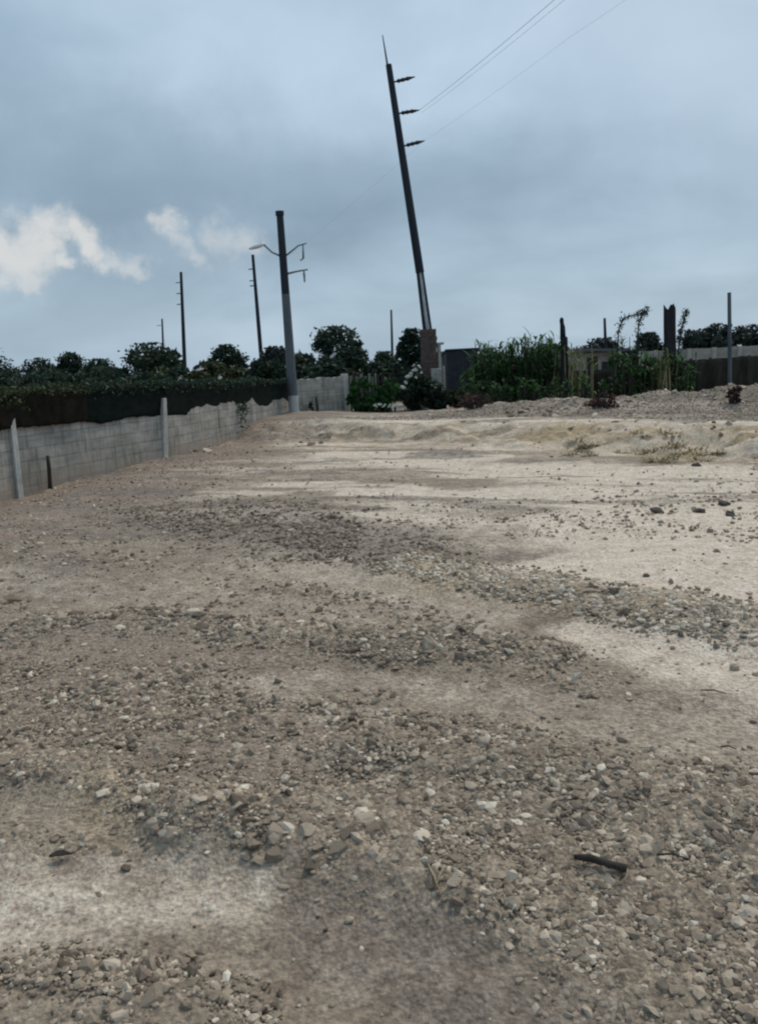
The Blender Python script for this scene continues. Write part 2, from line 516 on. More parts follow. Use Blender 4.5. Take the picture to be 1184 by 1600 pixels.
# ------------------------------------------------------------------ materials
def soil_material():
    m, t = new_mat('soil')
    co = t.n('ShaderNodeTexCoord').outputs['Object']
    at_ = t.n('ShaderNodeAttribute', attribute_name='soil')
    sp = t.n('ShaderNodeSeparateColor', {0: at_.outputs['Color']})
    at2 = t.n('ShaderNodeAttribute', attribute_name='soil_b')
    sp2 = t.n('ShaderNodeSeparateColor', {0: at2.outputs['Color']})
    fine = t.noise(co, 38, 8, .68)
    mid = t.noise(co, 7, 7, .62, .4)
    big = t.noise(co, 1.3, 6, .6, .5)
    dirt = t.ramp(mid, [(.30, (.165, .130, .100)), (.5, (.275, .226, .175)), (.70, (.405, .342, .272))])
    dirt2 = t.ramp(big, [(.36, (.210, .168, .132)), (.64, (.370, .310, .245))])
    dirt = t.mix(.5, dirt, dirt2)
    dirt = t.mix(sp2.outputs[0], dirt, t.mix(.5, dirt, (.235, .182, .158, 1)))
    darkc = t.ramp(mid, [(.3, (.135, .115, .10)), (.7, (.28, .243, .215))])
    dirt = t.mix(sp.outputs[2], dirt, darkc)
    yel = t.ramp(mid, [(.3, (.30, .222, .130)), (.7, (.52, .42, .285))])
    palec = t.ramp(mid, [(.28, (.50, .42, .335)), (.6, (.68, .595, .50)), (.8, (.76, .69, .61))])
    brk = t.math('MULTIPLY_ADD', t.math('SUBTRACT', mid, .5), .55, sp.outputs[0], clamp=True)
    brk = t.math('MULTIPLY', brk, t.n('ShaderNodeMapRange', {0: sp.outputs[0], 1: 0.0, 2: .2, 3: 0.0, 4: 1.0}).outputs[0])
    c = t.mix(brk, dirt, palec)
    c = t.mix(sp.outputs[1], c, yel)
    shp = t.n('ShaderNodeMapRange', {0: t.math('MULTIPLY_ADD', t.math('SUBTRACT', t.noise(co, 4.0, 8, .66, .3), .5), .9, sp.outputs[0]), 1: .36, 2: .56, 3: 0.0, 4: 1.0}, interpolation_type='SMOOTHSTEP').outputs[0]
    c = t.mix(t.math('MULTIPLY', shp, t.math('MULTIPLY', sp.outputs[0], .75, clamp=True)), c, palec)
    vs_ = t.n('ShaderNodeTexVoronoi', {'Vector': co, 'Scale': 75.0, 'Randomness': 1.0}, feature='F1')
    cell = t.n('ShaderNodeSeparateColor', {0: vs_.outputs[1]}).outputs[0]
    chip = t.ramp(cell, [(.0, (.22, .21, .20)), (.18, (.46, .45, .44)), (.72, (.52, .52, .51)), (.90, (.78, .77, .74)), (1.0, (.92, .91, .88))])
    c = t.mix(t.math('MULTIPLY_ADD', sp2.outputs[1], .45, .22), c, chip, 'OVERLAY')
    grit = t.ramp(fine, [(.32, (.12, .12, .12)), (.5, (.48, .48, .48)), (.70, (.9, .9, .88))])
    c = t.mix(.68, c, grit, 'OVERLAY')
    vor = t.n('ShaderNodeTexVoronoi', {'Vector': co, 'Scale': 60.0}, feature='F1')
    hgt = t.math('ADD', t.math('MULTIPLY', fine, .8), t.math('MULTIPLY_ADD', vor.outputs[0], -.5, t.math('MULTIPLY', mid, 1.2)))
    damp = t.math('MULTIPLY_ADD', sp.outputs[0], -.05, .93)
    return finish(m, t, c, damp, hgt, .9, .022, .18)


def stone_material(name='stone', attr=False):
    m, t = new_mat(name)
    co = t.n('ShaderNodeTexCoord').outputs['Object']
    if attr:
        r = t.n('ShaderNodeAttribute', attribute_name='tint').outputs['Fac']
    else:
        r = t.n('ShaderNodeObjectInfo').outputs['Random']
    base = t.ramp(r, [(0, (.11, .088, .07)), (.25, (.195, .157, .122)), (.55, (.285, .234, .182)), (.82, (.42, .355, .28)), (1, (.60, .53, .44))])
    nz = t.noise(co, 22, 6, .65)
    c = t.mix(.5, base, t.ramp(nz, [(.3, (.25, .25, .25)), (.7, (.78, .77, .74))]), 'OVERLAY')
    return finish(m, t, c, .9, nz, .5, .006, .2)


def leaf_material(name, dark, light, back=.25, dry=None):
    m, t = new_mat(name)
    r = t.n('ShaderNodeAttribute', attribute_name='tint').outputs['Fac']
    c = t.ramp(r, [(0, dark), (.93, light), (1, dry or light)])
    p = t.n('ShaderNodeBsdfPrincipled', {'Base Color': c, 'Roughness': .6, 'Specular IOR Level': .25})
    tr = t.n('ShaderNodeBsdfTranslucent', {0: c})
    mx = t.n('ShaderNodeMixShader', {0: back, 1: p.outputs[0], 2: tr.outputs[0]})
    o = t.n('ShaderNodeOutputMaterial')
    t.link(mx.outputs[0], o.inputs[0])
    return m


def block_material():
    m, t = new_mat('weathered_block')
    co = t.n('ShaderNodeTexCoord').outputs['Object']
    br = t.n('ShaderNodeTexBrick', {'Vector': t.n('ShaderNodeMapping', {0: co, 2: (R(90), 0, 0)}).outputs[0], 'Scale': 1.0,
             'Mortar Size': .012, 'Brick Width': .4, 'Row Height': .2, 'Color1': (.22, .21, .19, 1), 'Color2': (.36, .345, .31, 1), 'Mortar': (.13, .12, .11, 1)})
    a = t.noise(co, 2.2, 7, .62, .5)
    wash = t.ramp(a, [(.36, (.12, .118, .105)), (.5, (.31, .30, .27)), (.64, (.50, .485, .45))])
    strk = t.noise(t.n('ShaderNodeMapping', {0: co, 3: (1.2, 1.2, 7)}).outputs[0], 1.5, 6, .65, .4)
    wash = t.mix(.5, wash, t.ramp(strk, [(.34, (.17, .165, .15)), (.5, (.34, .33, .30)), (.66, (.52, .51, .47))]))
    c = t.mix(.62, br.outputs[0], wash)
    st = t.noise(t.n('ShaderNodeMapping', {0: co, 3: (5, 5, .8)}).outputs[0], 1.6, 5, .6)
    c = t.mix(t.ramp(st, [(.50, (0, 0, 0)), (.68, (.75, .75, .75))]), c, (.12, .125, .10, 1))
    zz = t.n('ShaderNodeSeparateXYZ', {0: co}).outputs[2]
    dm = t.math('ADD', t.math('MULTIPLY', zz, -1.6), t.math('MULTIPLY_ADD', a, 2.4, -.55), clamp=True)
    c = t.mix(t.math('MULTIPLY', dm, .75), c, (.26, .205, .16, 1))
    b = t.noise(co, 30, 5, .6)
    return finish(m, t, c, .93, t.math('ADD', t.math('MULTIPLY', br.outputs[1], -.8), t.math('MULTIPLY', b, .5)), .6, .02, .15)


M = {}
M['soil'] = soil_material()
M['stone'] = stone_material()
M['gravel'] = stone_material('gravel_stone', True)
M['block'] = block_material()
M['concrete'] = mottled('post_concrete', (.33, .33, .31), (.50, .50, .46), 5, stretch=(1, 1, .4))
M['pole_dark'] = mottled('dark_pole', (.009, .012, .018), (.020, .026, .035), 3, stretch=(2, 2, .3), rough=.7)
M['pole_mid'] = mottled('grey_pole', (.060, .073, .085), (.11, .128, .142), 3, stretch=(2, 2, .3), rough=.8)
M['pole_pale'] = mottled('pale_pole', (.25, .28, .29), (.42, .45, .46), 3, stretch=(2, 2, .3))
M['steel'] = mottled('dull_steel', (.10, .12, .135), (.17, .19, .205), 8, rough=.55, spec=.4)
M['black'] = mottled('black_fitting', (.012, .014, .018), (.028, .03, .034), 8, rough=.5)
M['wire'] = mottled('wire', (.26, .30, .33), (.34, .38, .41), 2, rough=.5)
M['lamp'] = mottled('lamp_housing', (.55, .57, .58), (.72, .74, .75), 6, rough=.5)
M['cloth_brown'] = mottled('brown_shade_cloth', (.011, .010, .008), (.021, .018, .014), 4, rough=.95, stretch=(1, 1, 2.5), spec=.05)
M['cloth_green'] = mottled('green_black_shade_cloth', (.005, .009, .008), (.013, .018, .016), 4, rough=.95, stretch=(1, 1, 2.5), spec=.05)
M['cloth_grey'] = mottled('grey_brown_shade_cloth', (.026, .025, .020), (.058, .054, .045), 3, rough=.95, stretch=(2.5, 2.5, .5), spec=.05)
M['bark'] = mottled('bark', (.035, .028, .022), (.085, .07, .055), 9, stretch=(3, 3, .5), bump=.8)
M['charred'] = mottled('charred_bark', (.010, .012, .015), (.026, .028, .032), 9, stretch=(3, 3, .5), bump=.9)
M['brick'] = mottled('old_brick', (.055, .040, .035), (.125, .095, .082), 7, bump=.7)
M['render_pale'] = mottled('pale_render', (.21, .20, .18), (.35, .34, .31), 4, c3=(.28, .27, .24))
M['slate'] = mottled('slate_tarp', (.020, .026, .034), (.040, .048, .060), 3, rough=.7)
M['wood_grey'] = mottled('grey_board', (.14, .14, .115), (.26, .26, .22), 4, stretch=(4, 4, .5))
M['wood_dark'] = mottled('dark_wood', (.020, .018, .016), (.055, .046, .038), 7, stretch=(3, 3, .6))
M['bag'] = mottled('white_plastic', (.38, .38, .36), (.66, .66, .63), 9, rough=.45)
M['tin'] = mottled('tin_roof', (.05, .055, .06), (.11, .115, .12), 5, rough=.6)
M['far_wall'] = mottled('far_pale_wall', (.20, .19, .165), (.36, .345, .31), 1.6, stretch=(1, 1, 2))
M['straw'] = mottled('dry_stem', (.19, .155, .09), (.34, .29, .18), 12)
M['leaf_tree'] = leaf_material('tree_leaf', (.010, .024, .017), (.040, .070, .042))
M['leaf_olive'] = leaf_material('olive_leaf', (.020, .030, .012), (.065, .085, .035))
M['leaf_cane'] = leaf_material('cane_leaf', (.016, .060, .016), (.062, .175, .050), .4, (.20, .16, .08))
M['leaf_bright'] = leaf_material('bright_leaf', (.040, .090, .022), (.11, .20, .055), .35)
M['leaf_far'] = leaf_material('far_leaf', (.016, .028, .026), (.040, .058, .050))
M['leaf_dry'] = leaf_material('dry_grass', (.12, .095, .045), (.30, .245, .13))
M['leaf_dead'] = leaf_material('dead_leaf', (.035, .018, .018), (.11, .062, .055))

# ------------------------------------------------------------------ ground sheet
def ground_sheet():
    ay = -4.0                                        # the fan's apex, behind the camera
    na, nr = 1000, 1250
    th = np.linspace(R(-62), R(62), na)
    u = np.linspace(0, 1, nr)
    r = 3.2 * np.exp(u * math.log(30 / 3.2))
    r = np.concatenate([[.05, 1.5, 2.6], r, np.geomspace(31, 900, 50)])
    TH, RR = np.meshgrid(th, r)
    X = RR * np.sin(TH); Y = ay + RR * np.cos(TH)
    Xf, Yf = X.ravel(), Y.ravel()
    Z = H(Xf, Yf)
    g = gravel_density(Xf, Yf)
    near = sstep(26, 8, np.hypot(Xf, Yf))
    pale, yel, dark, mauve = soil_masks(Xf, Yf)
    rough = (.25 + .75 * g) * (1 - .6 * pale)
    Z = Z + .034 * (fbm(Xf * 6, Yf * 6, 4, 131) - .5) * (.4 + .6 * rough)
    Z = Z + near * rough * .030 * (fbm(Xf * 19, Yf * 19, 3, 151, .6) - .5)
    Z = Z + near * rough * .012 * np.clip(vnoise(Xf * 46, Yf * 46, 171) - .45, 0, 1) * 2
    # far off the land lies level
    Z = Z * (1 - sstep(30, 60, RR.ravel())) + .25 * sstep(26, 60, RR.ravel())
    nR = len(r)
    i = np.arange(nR - 1)[:, None] * na + np.arange(na - 1)[None, :]
    f = np.stack([i, i + 1, i + na + 1, i + na], -1).reshape(-1)
    me = mesh_from('ground', np.stack([Xf, Yf, Z], -1), f, 4, True)
    o1 = np.ones_like(pale)
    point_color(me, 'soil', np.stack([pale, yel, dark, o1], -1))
    point_color(me, 'soil_b', np.stack([mauve, g, o1, o1], -1))
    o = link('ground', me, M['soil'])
    o['kind'] = 'structure'


ground_sheet()

# ------------------------------------------------------------------ gravel and stones
def ico(sub):
    import bmesh
    bm = bmesh.new()
    bmesh.ops.create_icosphere(bm, subdivisions=sub, radius=1.0)
    v = np.array([p.co[:] for p in bm.verts]); f = np.array([[q.index for q in p.verts] for p in bm.faces])
    bm.free()
    return v, f


def rand_rot(n):
    q = rng.normal(size=(n, 4)); q /= np.linalg.norm(q, axis=1)[:, None]
    a, b, c, d = q.T
    return np.stack([np.stack([a*a+b*b-c*c-d*d, 2*(b*c-a*d), 2*(b*d+a*c)], -1), np.stack([2*(b*c+a*d), a*a-b*b+c*c-d*d, 2*(c*d-a*b)], -1),
                     np.stack([2*(b*d-a*c), 2*(c*d+a*b), a*a-b*b-c*c+d*d], -1)], 1)


def zrot(n):
    a = rng.uniform(0, 2 * math.pi, n); z = np.zeros(n); o = np.ones(n)
    return np.stack([np.stack([np.cos(a), -np.sin(a), z], -1), np.stack([np.sin(a), np.cos(a), z], -1), np.stack([z, z, o], -1)], 1)


def scatter_gravel(n):
    """loose crushed stone over the whole yard, thickest in the windrows"""
    out = []
    tot = 0
    while tot < n:
        k = 60000
        y = np.exp(rng.uniform(math.log(1.3), math.log(21), k))
        x = rng.uniform(-.62, .62, k) * (y + 1.2)
        keep = rng.uniform(size=k) < gravel_density(x, y) ** 1.25
        out.append(np.stack([x[keep], y[keep]], -1)); tot += keep.sum()
    p = np.concatenate(out)[:n]
    x, y = p.T
    d = np.hypot(x, y)
    s = np.exp(rng.normal(math.log(.0074), .50, n)) * np.clip((d / 3.4) ** .6, .8, 2.2)
    s = np.clip(s, .003, .028)
    v, f = ico(1)
    m = len(v)
    sc = np.stack([rng.uniform(.8, 1.5, n), rng.uniform(.7, 1.2, n), rng.uniform(.45, .85, n)], -1)
    jit = 1 + rng.uniform(-.30, .30, (n, m, 1))
    V = v[None] * jit * (sc * s[:, None])[:, None, :]
    Rm = np.matmul(zrot(n), np.where(rng.uniform(size=(n, 1, 1)) < .7, np.eye(3)[None] * .9 + .1 * rand_rot(n), rand_rot(n)))
    V = np.einsum('nij,nmj->nmi', Rm, V)
    z = H(x, y) + s * rng.uniform(-.12, .36, n)
    V = V + np.stack([x, y, z], -1)[:, None, :]
    Fa = (f[None] + (np.arange(n) * m)[:, None, None]).reshape(-1)
    me = mesh_from('gravel', V.reshape(-1, 3), Fa, 3, False)
    tint = np.clip(rng.normal(.5, .24, n) + .06 * sstep(6, 12, d), 0, 1)
    # the dark crushed patch keeps its own colour of stone
    tint = np.clip(tint - .20 * band(x, y, DARKG, .5) + .30 * band(x, y, RIDGE, .6), 0, 1)
    tt = np.repeat(tint, m)
    point_color(me, 'tint', np.stack([tt, tt, tt, np.ones_like(tt)], -1))
    o = link('gravel', me, M['gravel'])
    tag(o, 'loose crushed grey and tan gravel strewn over the yard', 'gravel', None, 'stuff')


scatter_gravel(120000)


def stone_mesh(seed):
    r = np.random.default_rng(seed)
    v, f = ico(3)
    v = v.copy()
    for _ in range(13):                                # chip flat facets off a ball
        nrm = r.normal(size=3); nrm /= np.linalg.norm(nrm)
        c = r.uniform(.38, .78)
        dd = v @ nrm - c
        v = v - np.where(dd > 0, dd, 0)[:, None] * nrm[None]
    v *= 1.25
    v *= np.array([r.uniform(.9, 1.35), r.uniform(.75, 1.1), r.uniform(.5, .85)])
    v *= 1 + .05 * (np.sin(v @ r.normal(size=3) * 6)[:, None] + .6 * np.sin(v @ r.normal(size=3) * 13)[:, None])
    me = mesh_from('stone', v, f.reshape(-1), 3, False)
    me.materials.append(M['stone'])
    return me


STONES = [stone_mesh(100 + i) for i in range(14)]
DARK_STONES = []
for _me in STONES[:5]:
    _c = _me.copy(); _c.materials.clear(); _c.materials.append(mottled('dark_stone', (.030, .026, .024), (.085, .075, .068), 20))
    DARK_STONES.append(_c)
NST = 0


def stone(x, y, s, label, group, sink=.25, flat=1.0, me=None):
    global NST
    o = bpy.data.objects.new('stone', me or random.choice(STONES))
    o.location = (x, y, float(H(x, y)) + s * (.42 - sink) * flat)
    o.rotation_euler = (random.uniform(-.35, .35), random.uniform(-.35, .35), random.uniform(0, 6.28))
    o.scale = (s, s * random.uniform(.8, 1.1), s * flat * random.uniform(.8, 1.1))
    COL.objects.link(o)
    tag(o, label, 'stone', group)
    NST += 1
    return o


def stones_along(pxpts, n, wid, smin, smax, label, group, z=0.0):
    pts = [Vector((*gp(a, b, z), 0)) for a, b in pxpts]
    for _ in range(n):
        k = random.uniform(0, len(pts) - 1.001); i = int(k)
        p = pts[i].lerp(pts[i + 1], k - i)
        s = smin + (smax - smin) * random.random() ** 2.2
        stone(p.x + random.gauss(0, wid), p.y + random.gauss(0, wid), s, label, group)


stones_along([(330, 1285), (430, 1310), (520, 1325), (600, 1335), (680, 1350)], 62, .10, .012, .034,
             'pale broken stone in the heaped rubble strip across the foreground', 'stones of the foreground rubble strip')
stones_along([(80, 970), (210, 968), (300, 975), (365, 985)], 34, .10, .03, .062,
             'pale fist-sized stone in the line of stones crossing the left middle ground', 'line of stones at middle left')
stones_along([(660, 995), (730, 1005), (800, 1010), (850, 1005)], 24, .10, .03, .06,
             'dark-edged stone in the short rubble line at mid picture', 'stones of the mid rubble line')
stones_along([(870, 930), (1000, 955), (1184, 990)], 28, .16, .02, .045,
             'greenish grey stone in the gravel ridge beside the pale track', 'stones of the gravel ridge')
stones_along([(300, 795), (450, 825), (600, 855)], 14, .45, .02, .045,
             'dark grey stone in the dark crushed patch on the yard', 'stones of the dark crushed patch')
stones_along([(880, 1500), (960, 1540), (1060, 1510), (1150, 1560)], 20, .12, .014, .030,
             'chalky stone half buried in the soil of the lower right corner', 'stones of the lower right corner')
stones_along([(100, 1520), (200, 1500), (280, 1540), (380, 1540)], 18, .05, .009, .022,
             'grey stone among the rubble of the lower left corner', 'stones of the lower left corner')
for px, py in [(1130, 790), (1092, 802), (1140, 806), (1027, 803)]:
    stone(*gp(px, py), .07, 'dark lone stone lying on the pale sand at the right', 'dark stones on the pale sand', me=random.choice(DARK_STONES))
for px, py in [(478, 668), (492, 662), (503, 666), (470, 672), (485, 674), (500, 672), (512, 668)]:
    x, y = gp(px, py, .3)
    stone(x, y, random.uniform(.05, .12), 'broken chunk in the small rubble pile at the foot of the lamp pole', 'rubble at the lamp pole')
stone(*gp(375, 1292), .042, 'large pale rounded stone at the left end of the foreground rubble strip', None, .2)
stone(*gp(664, 1328), .036, 'smooth pale stone at the right end of the foreground rubble strip', None, .2)
stone(*gp(1010, 1255), .034, 'wedge of dark stone casting shade in the gravel at lower right', None, .2)
stone(*gp(1025, 1330), .036, 'pale upright stone right of the dark stick', None, .0)
stone(*gp(240, 1560), .034, 'angular pale stone in the shaded lower left corner', None, .2)
stone(*gp(20, 935), .07, 'whitish stone alone on bare soil at the left edge', None, .2)
for i in range(9):
    x_, y_ = gp(random.uniform(268, 330), random.uniform(690, 706))
    stone(x_, y_, random.uniform(.05, .14), 'pale broken block chunk at the wall base right of the second post', 'chunks at the wall base')
# boulders on the far rubble mound
for i in range(40):
    px = random.uniform(740, 1200); Y = random.uniform(17.6, 19.6)
    stone(at(px, 620, Y).x, Y, random.uniform(.035, .105), 'grey chunk on the long rubble mound below the dark fence', 'chunks on the rubble mound')

# ------------------------------------------------------------------ foliage builders
def leaf_quads(c, size, up=.2, aspect=.55):
    """two-triangle leaves (as quads) at the points c"""
    n = len(c)
    a = rng.normal(size=(n, 3)); a[:, 2] *= .8; a /= np.linalg.norm(a, axis=1)[:, None]
    b = np.cross(a, rng.normal(size=(n, 3))); b /= np.linalg.norm(b, axis=1)[:, None]
    s = (size * rng.uniform(.6, 1.35, n))[:, None]
    v = np.stack([c - a * s, c + b * s * aspect, c + a * s, c - b * s * aspect], 1)
    return v.reshape(-1, 3)


def leaves_obj(name, c, size, mat, parent, tint=None, aspect=.55):
    v = leaf_quads(c, size, aspect=aspect)
    f = np.arange(len(v))
    me = mesh_from(name, v, f, 4, False)
    if tint is None:
        tint = rng.uniform(0, 1, len(c))
    tt = np.repeat(tint, 4)
    point_color(me, 'tint', np.stack([tt, tt, tt, np.ones_like(tt)], -1))
    return link(name, me, mat, parent)


def crown_points(blobs, n, shell=.55):
    """points through a set of blobs (x, y, z, rx, rz), in clumps"""
    vol = np.array([b[3] ** 2 * b[4] for b in blobs]) ** .7
    pick = rng.choice(len(blobs), n // 14, p=vol / vol.sum())
    B = np.array(blobs)[pick]
    d = rng.normal(size=(len(B), 3)); d /= np.linalg.norm(d, axis=1)[:, None]
    rr = rng.uniform(shell ** 3, 1.12, len(B)) ** (1 / 3)
    cc = B[:, :3] + d * rr[:, None] * B[:, [3, 3, 4]]
    ct = rng.uniform(.0, .75, len(cc))
    k = 14
    p = np.repeat(cc, k, 0) + rng.normal(size=(len(cc) * k, 3)) * np.repeat(B[:, 3] * .16, k)[:, None]
    t = np.clip(np.repeat(ct, k) + rng.uniform(-.2, .25, len(p)), 0, 1)
    return p, t


def tree(px, ytop, Y, wpx, label, group='trees beyond the block wall', mat='leaf_tree', leaf=.11, n=4200, lean=0.0, zbase=.1, cat='tree', low=.35, nb=9):
    """a broad tree whose crown tops out at photo height ytop"""
    top = at(px, ytop, Y)
    h = top.z - zbase
    wid = 1.2 * wpx / F * Y
    n = int(n * 1.5)
    root = empty('broadleaf_tree', (top.x, Y, zbase), label, cat, group)
    tr = MB()
    tr.tube([(0, 0, -.2), (.05, 0, h * .25), (lean * .5, .05, h * .5), (lean, 0, h * .8)], [h * .032, h * .026, h * .018, h * .006], 8)
    for k in range(5):
        a = random.uniform(0, 6.28); z0 = h * random.uniform(.25, .5)
        e = (math.cos(a) * wid * .34, math.sin(a) * wid * .34, z0 + h * random.uniform(.2, .35))
        tr.tube([(0.02, 0, z0), (e[0] * .5, e[1] * .5, z0 + (e[2] - z0) * .6), e], [h * .014, h * .01, h * .004], 6)
    tr.build('trunk', M['bark'], root, True)
    blobs = [(lean, 0, h * .80, wid * .24, h * .22)]
    for k in range(nb * 2):
        a = 6.28 * k / nb + random.uniform(-.4, .4)
        rad = wid * random.uniform(.14, .50)
        zz = h * random.uniform(low * .6, .9 - .55 * (rad / wid) ** 1.2)
        blobs.append((math.cos(a) * rad + lean * .5, math.sin(a) * rad, zz, wid * random.uniform(.09, .17), h * random.uniform(.08, .15)))
    p, t = crown_points(blobs, n)
    p[:, 2] = np.clip(p[:, 2], .05, h * 1.02)
    leaves_obj('crown', p, leaf, M[mat], root, t)
    return root


def shrub(px, ytop, Y, wpx, label, group, mat='leaf_tree', leaf=.07, n=2400, zbase=None, stems=6, cat='shrub'):
    top = at(px, ytop, Y)
    zb = float(H(top.x, Y)) if zbase is None else zbase
    h = max(top.z - zb, .4); wid = wpx / F * Y
    root = empty('shrub', (top.x, Y, zb), label, cat, group)
    st = MB()
    for k in range(stems):
        a = random.uniform(0, 6.28); r_ = wid * random.uniform(.1, .4)
        st.tube([(math.cos(a) * .04, math.sin(a) * .04, -.1), (math.cos(a) * r_ * .5, math.sin(a) * r_ * .5, h * .4), (math.cos(a) * r_, math.sin(a) * r_, h * random.uniform(.7, 1))], [.02 * min(1, wid), .014 * min(1, wid), .004], 5)
    st.build('stem', M['wood_dark'], root)
    blobs = []
    for k in range(13):
        a = random.uniform(0, 6.28); r_ = wid * random.uniform(.05, .42)
        blobs.append((math.cos(a) * r_, math.sin(a) * r_ * .7, h * (random.uniform(.25, .82) if k < 8 else random.uniform(.06, .3)), wid * random.uniform(.12, .2), h * random.uniform(.12, .2)))
    p, t = crown_points(blobs, n, .3)
    p[:, 2] = np.clip(p[:, 2], .02, h)
    leaves_obj('foliage', p, leaf, M[mat], root, t)
    return root


# ------------------------------------------------------------------ trees behind the left wall
tree(-30, 548, 52, 130, 'dark tree cut off by the left edge of the picture')
tree(58, 562, 50, 75, 'low round dark tree second from the left edge')
tree(103, 552, 52, 52, 'narrow dark tree with a pointed tip between two rounder trees', lean=.2)
tree(150, 563, 49, 80, 'low broad dark tree left of the biggest left tree')
tree(230, 539, 46, 108, 'big round dark tree in front of the faint far pole', n=6500)
tree(352, 541, 47, 70, 'flat-topped dark tree between the two thin far poles', nb=7)
tree(432, 543, 46, 70, 'dense bluish green tree just left of the lamp pole', mat='leaf_far')
tree(523, 513, 40, 108, 'biggest dark tree right of the lamp pole', n=8000, leaf=.10)
tree(600, 551, 52, 48, 'small low tree under the lone distant pole')
tree(652, 516, 29, 50, 'dark tree leaning over the brick gate pillar', leaf=.085, n=4200, lean=-.25, low=.45)
tree(690, 552, 46, 60, 'dark low tree showing past the brick gate pillar', mat='leaf_far', low=.2)
for i, (px, yt, wp, lb, cl) in enumerate([
        (-30, 585, 120, 'hedge shrub behind the wall at the left edge', 'd'), (35, 588, 100, 'hedge shrub under the low round tree near the left edge', 'd'),
        (85, 580, 100, 'hedge shrub behind the middle of the brown cloth', 'd'), (135, 582, 100, 'hedge shrub behind the join of the two cloths', 'd'),
        (180, 578, 90, 'hedge shrub at the left foot of the big round tree', 'd'), (225, 578, 90, 'hedge shrub under the big round tree', 'o'),
        (268, 578, 60, 'hedge shrub at the right foot of the big round tree', 'd'), (305, 579, 70, 'olive shrub at the foot of the tall thin pole', 'o'),
        (345, 570, 80, 'olive shrub below the flat-topped tree', 'o'), (392, 562, 80, 'shrub right of the flat-topped tree', 'd'),
        (430, 562, 80, 'olive shrub behind the foot of the lamp pole', 'o'), (470, 556, 70, 'shrub between the lamp pole and the biggest dark tree', 'd'),
        (510, 562, 90, 'shrub below the biggest dark tree', 'd'), (560, 568, 70, 'shrub at the right foot of the biggest dark tree', 'd'),
        (590, 566, 70, 'shrub behind the board fence', 'd'), (630, 568, 60, 'shrub behind the right end of the board fence', 'd')]):
    shrub(px, yt - 7, 33 + 1.5 * (i % 3), wp * 1.3, lb, 'shrubs behind the wall', 'leaf_olive' if cl == 'o' else 'leaf_tree', .11, 4200, zbase=.1)
# far treeline on the right
for px, yt, wp, lb in [(935, 530, 80, 'far dark tree behind the low house'), (1010, 522, 60, 'far tree seen left of the jagged trunk'),
                       (1085, 516, 70, 'far tree right of the jagged trunk'), (1120, 508, 62, 'far tree just left of the slim pale post'),
                       (1163, 510, 70, 'far tree just right of the slim pale post'), (1225, 508, 90, 'far tree cut by the right edge'),
                       (770, 545, 70, 'far tree hidden behind the left canes'), (850, 540, 80, 'far tree hidden behind the middle canes')]:
    tree(px, yt, 62, wp, lb, 'far trees on the right', 'leaf_far', .14, 3000, low=.25)

# ------------------------------------------------------------------ the left block wall with posts
def wall_run(root, a, b, z0, z1, th, mat, name, n=24, ragged=.0):
    """a wall stretch from a to b whose top edge wavers"""
    d = Vector((b[0] - a[0], b[1] - a[1], 0)); L = d.length; u = d / L; nr = Vector((-u.y, u.x, 0))
    vs = []; fs = []
    for i in range(n + 1):
        p = Vector((a[0], a[1], 0)) + u * (L * i / n)
        zt = z1 + random.uniform(-ragged, ragged)
        for sgn in (-.5, .5):
            q = p + nr * th * sgn
            vs += [(q.x, q.y, z0), (q.x, q.y, zt)]
    for i in range(n):
        k = i * 4; m = k + 4
        fs += [(k, m, m + 1, k + 1), (k + 2, k + 3, m + 3, m + 2), (k + 1, m + 1, m + 3, k + 3), (k, k + 2, m + 2, m)]
    fs += [(0, 1, 3, 2), (n * 4, n * 4 + 2, n * 4 + 3, n * 4 + 1)]
    mb = MB(); mb.add(vs, fs)
    # local frame along the wall so the block courses run level
    ang = math.atan2(u.y, u.x)
    mi = Matrix.Rotation(-ang, 4, 'Z') @ Matrix.Translation((-a[0], -a[1], 0))
    mb.v = [tuple(mi @ Vector(v)) for v in mb.v]
    o = mb.build(name, mat, root)
    o.matrix_local = Matrix.Translation((a[0], a[1], 0)) @ Matrix.Rotation(ang, 4, 'Z')
    return o


WA = at(-160, 700, 10.4); WP1 = at(22, 700, 12.7); WP2 = at(257, 650, 16.4); WB = at(455, 640, 24.0)
wall = empty('block_wall', (0, 0, 0), 'long low weathered grey block wall with concrete posts under the dark cloth', 'wall')
pts = [WA, WP1, WP2, WB]
for a, b in zip(pts[:-1], pts[1:]):
    wall_run(wall, a, b, -.5, 1.22, .14, M['block'], 'wall_panel', ragged=.012)
for p, top, base, Y, wd in [(WP1, (15, 632), (30, 768), 12.55, .10), (WP2, (255, 622), (257, 712), 16.2, .115)]:
    t_ = at(*top, Y); b_ = at(*base, Y)
    m = MB(); u = (t_ - b_)
    n_ = 8
    m.tube([b_ - u * .25, b_ + u * .5, t_], [wd * .72, wd * .7, wd * .62], 4, phase=.6)
    m.build('post', M['concrete'], wall, bevel=.01)
wall2 = empty('block_wall', (0, 0, 0), 'short taller grey block wall right of the lamp pole', 'wall')
WC = at(541, 640, 25.2)
wall_run(wall2, WB + Vector((.1, 0, 0)), WC, -.2, 1.36, .16, M['block'], 'wall_panel', 16, .03)
ccap = MB()
ccap.box((WC.x, WC.y - .02, .7), (.22, .22, 1.5)); ccap.build('post', M['concrete'], wall2, bevel=.012)


def Yw(px):
    xs = [-160, 22, 257, 455]; ys = [1 / 10.4, 1 / 12.7, 1 / 16.4, 1 / 24.0]
    return float(1 / np.interp(px, xs, ys))


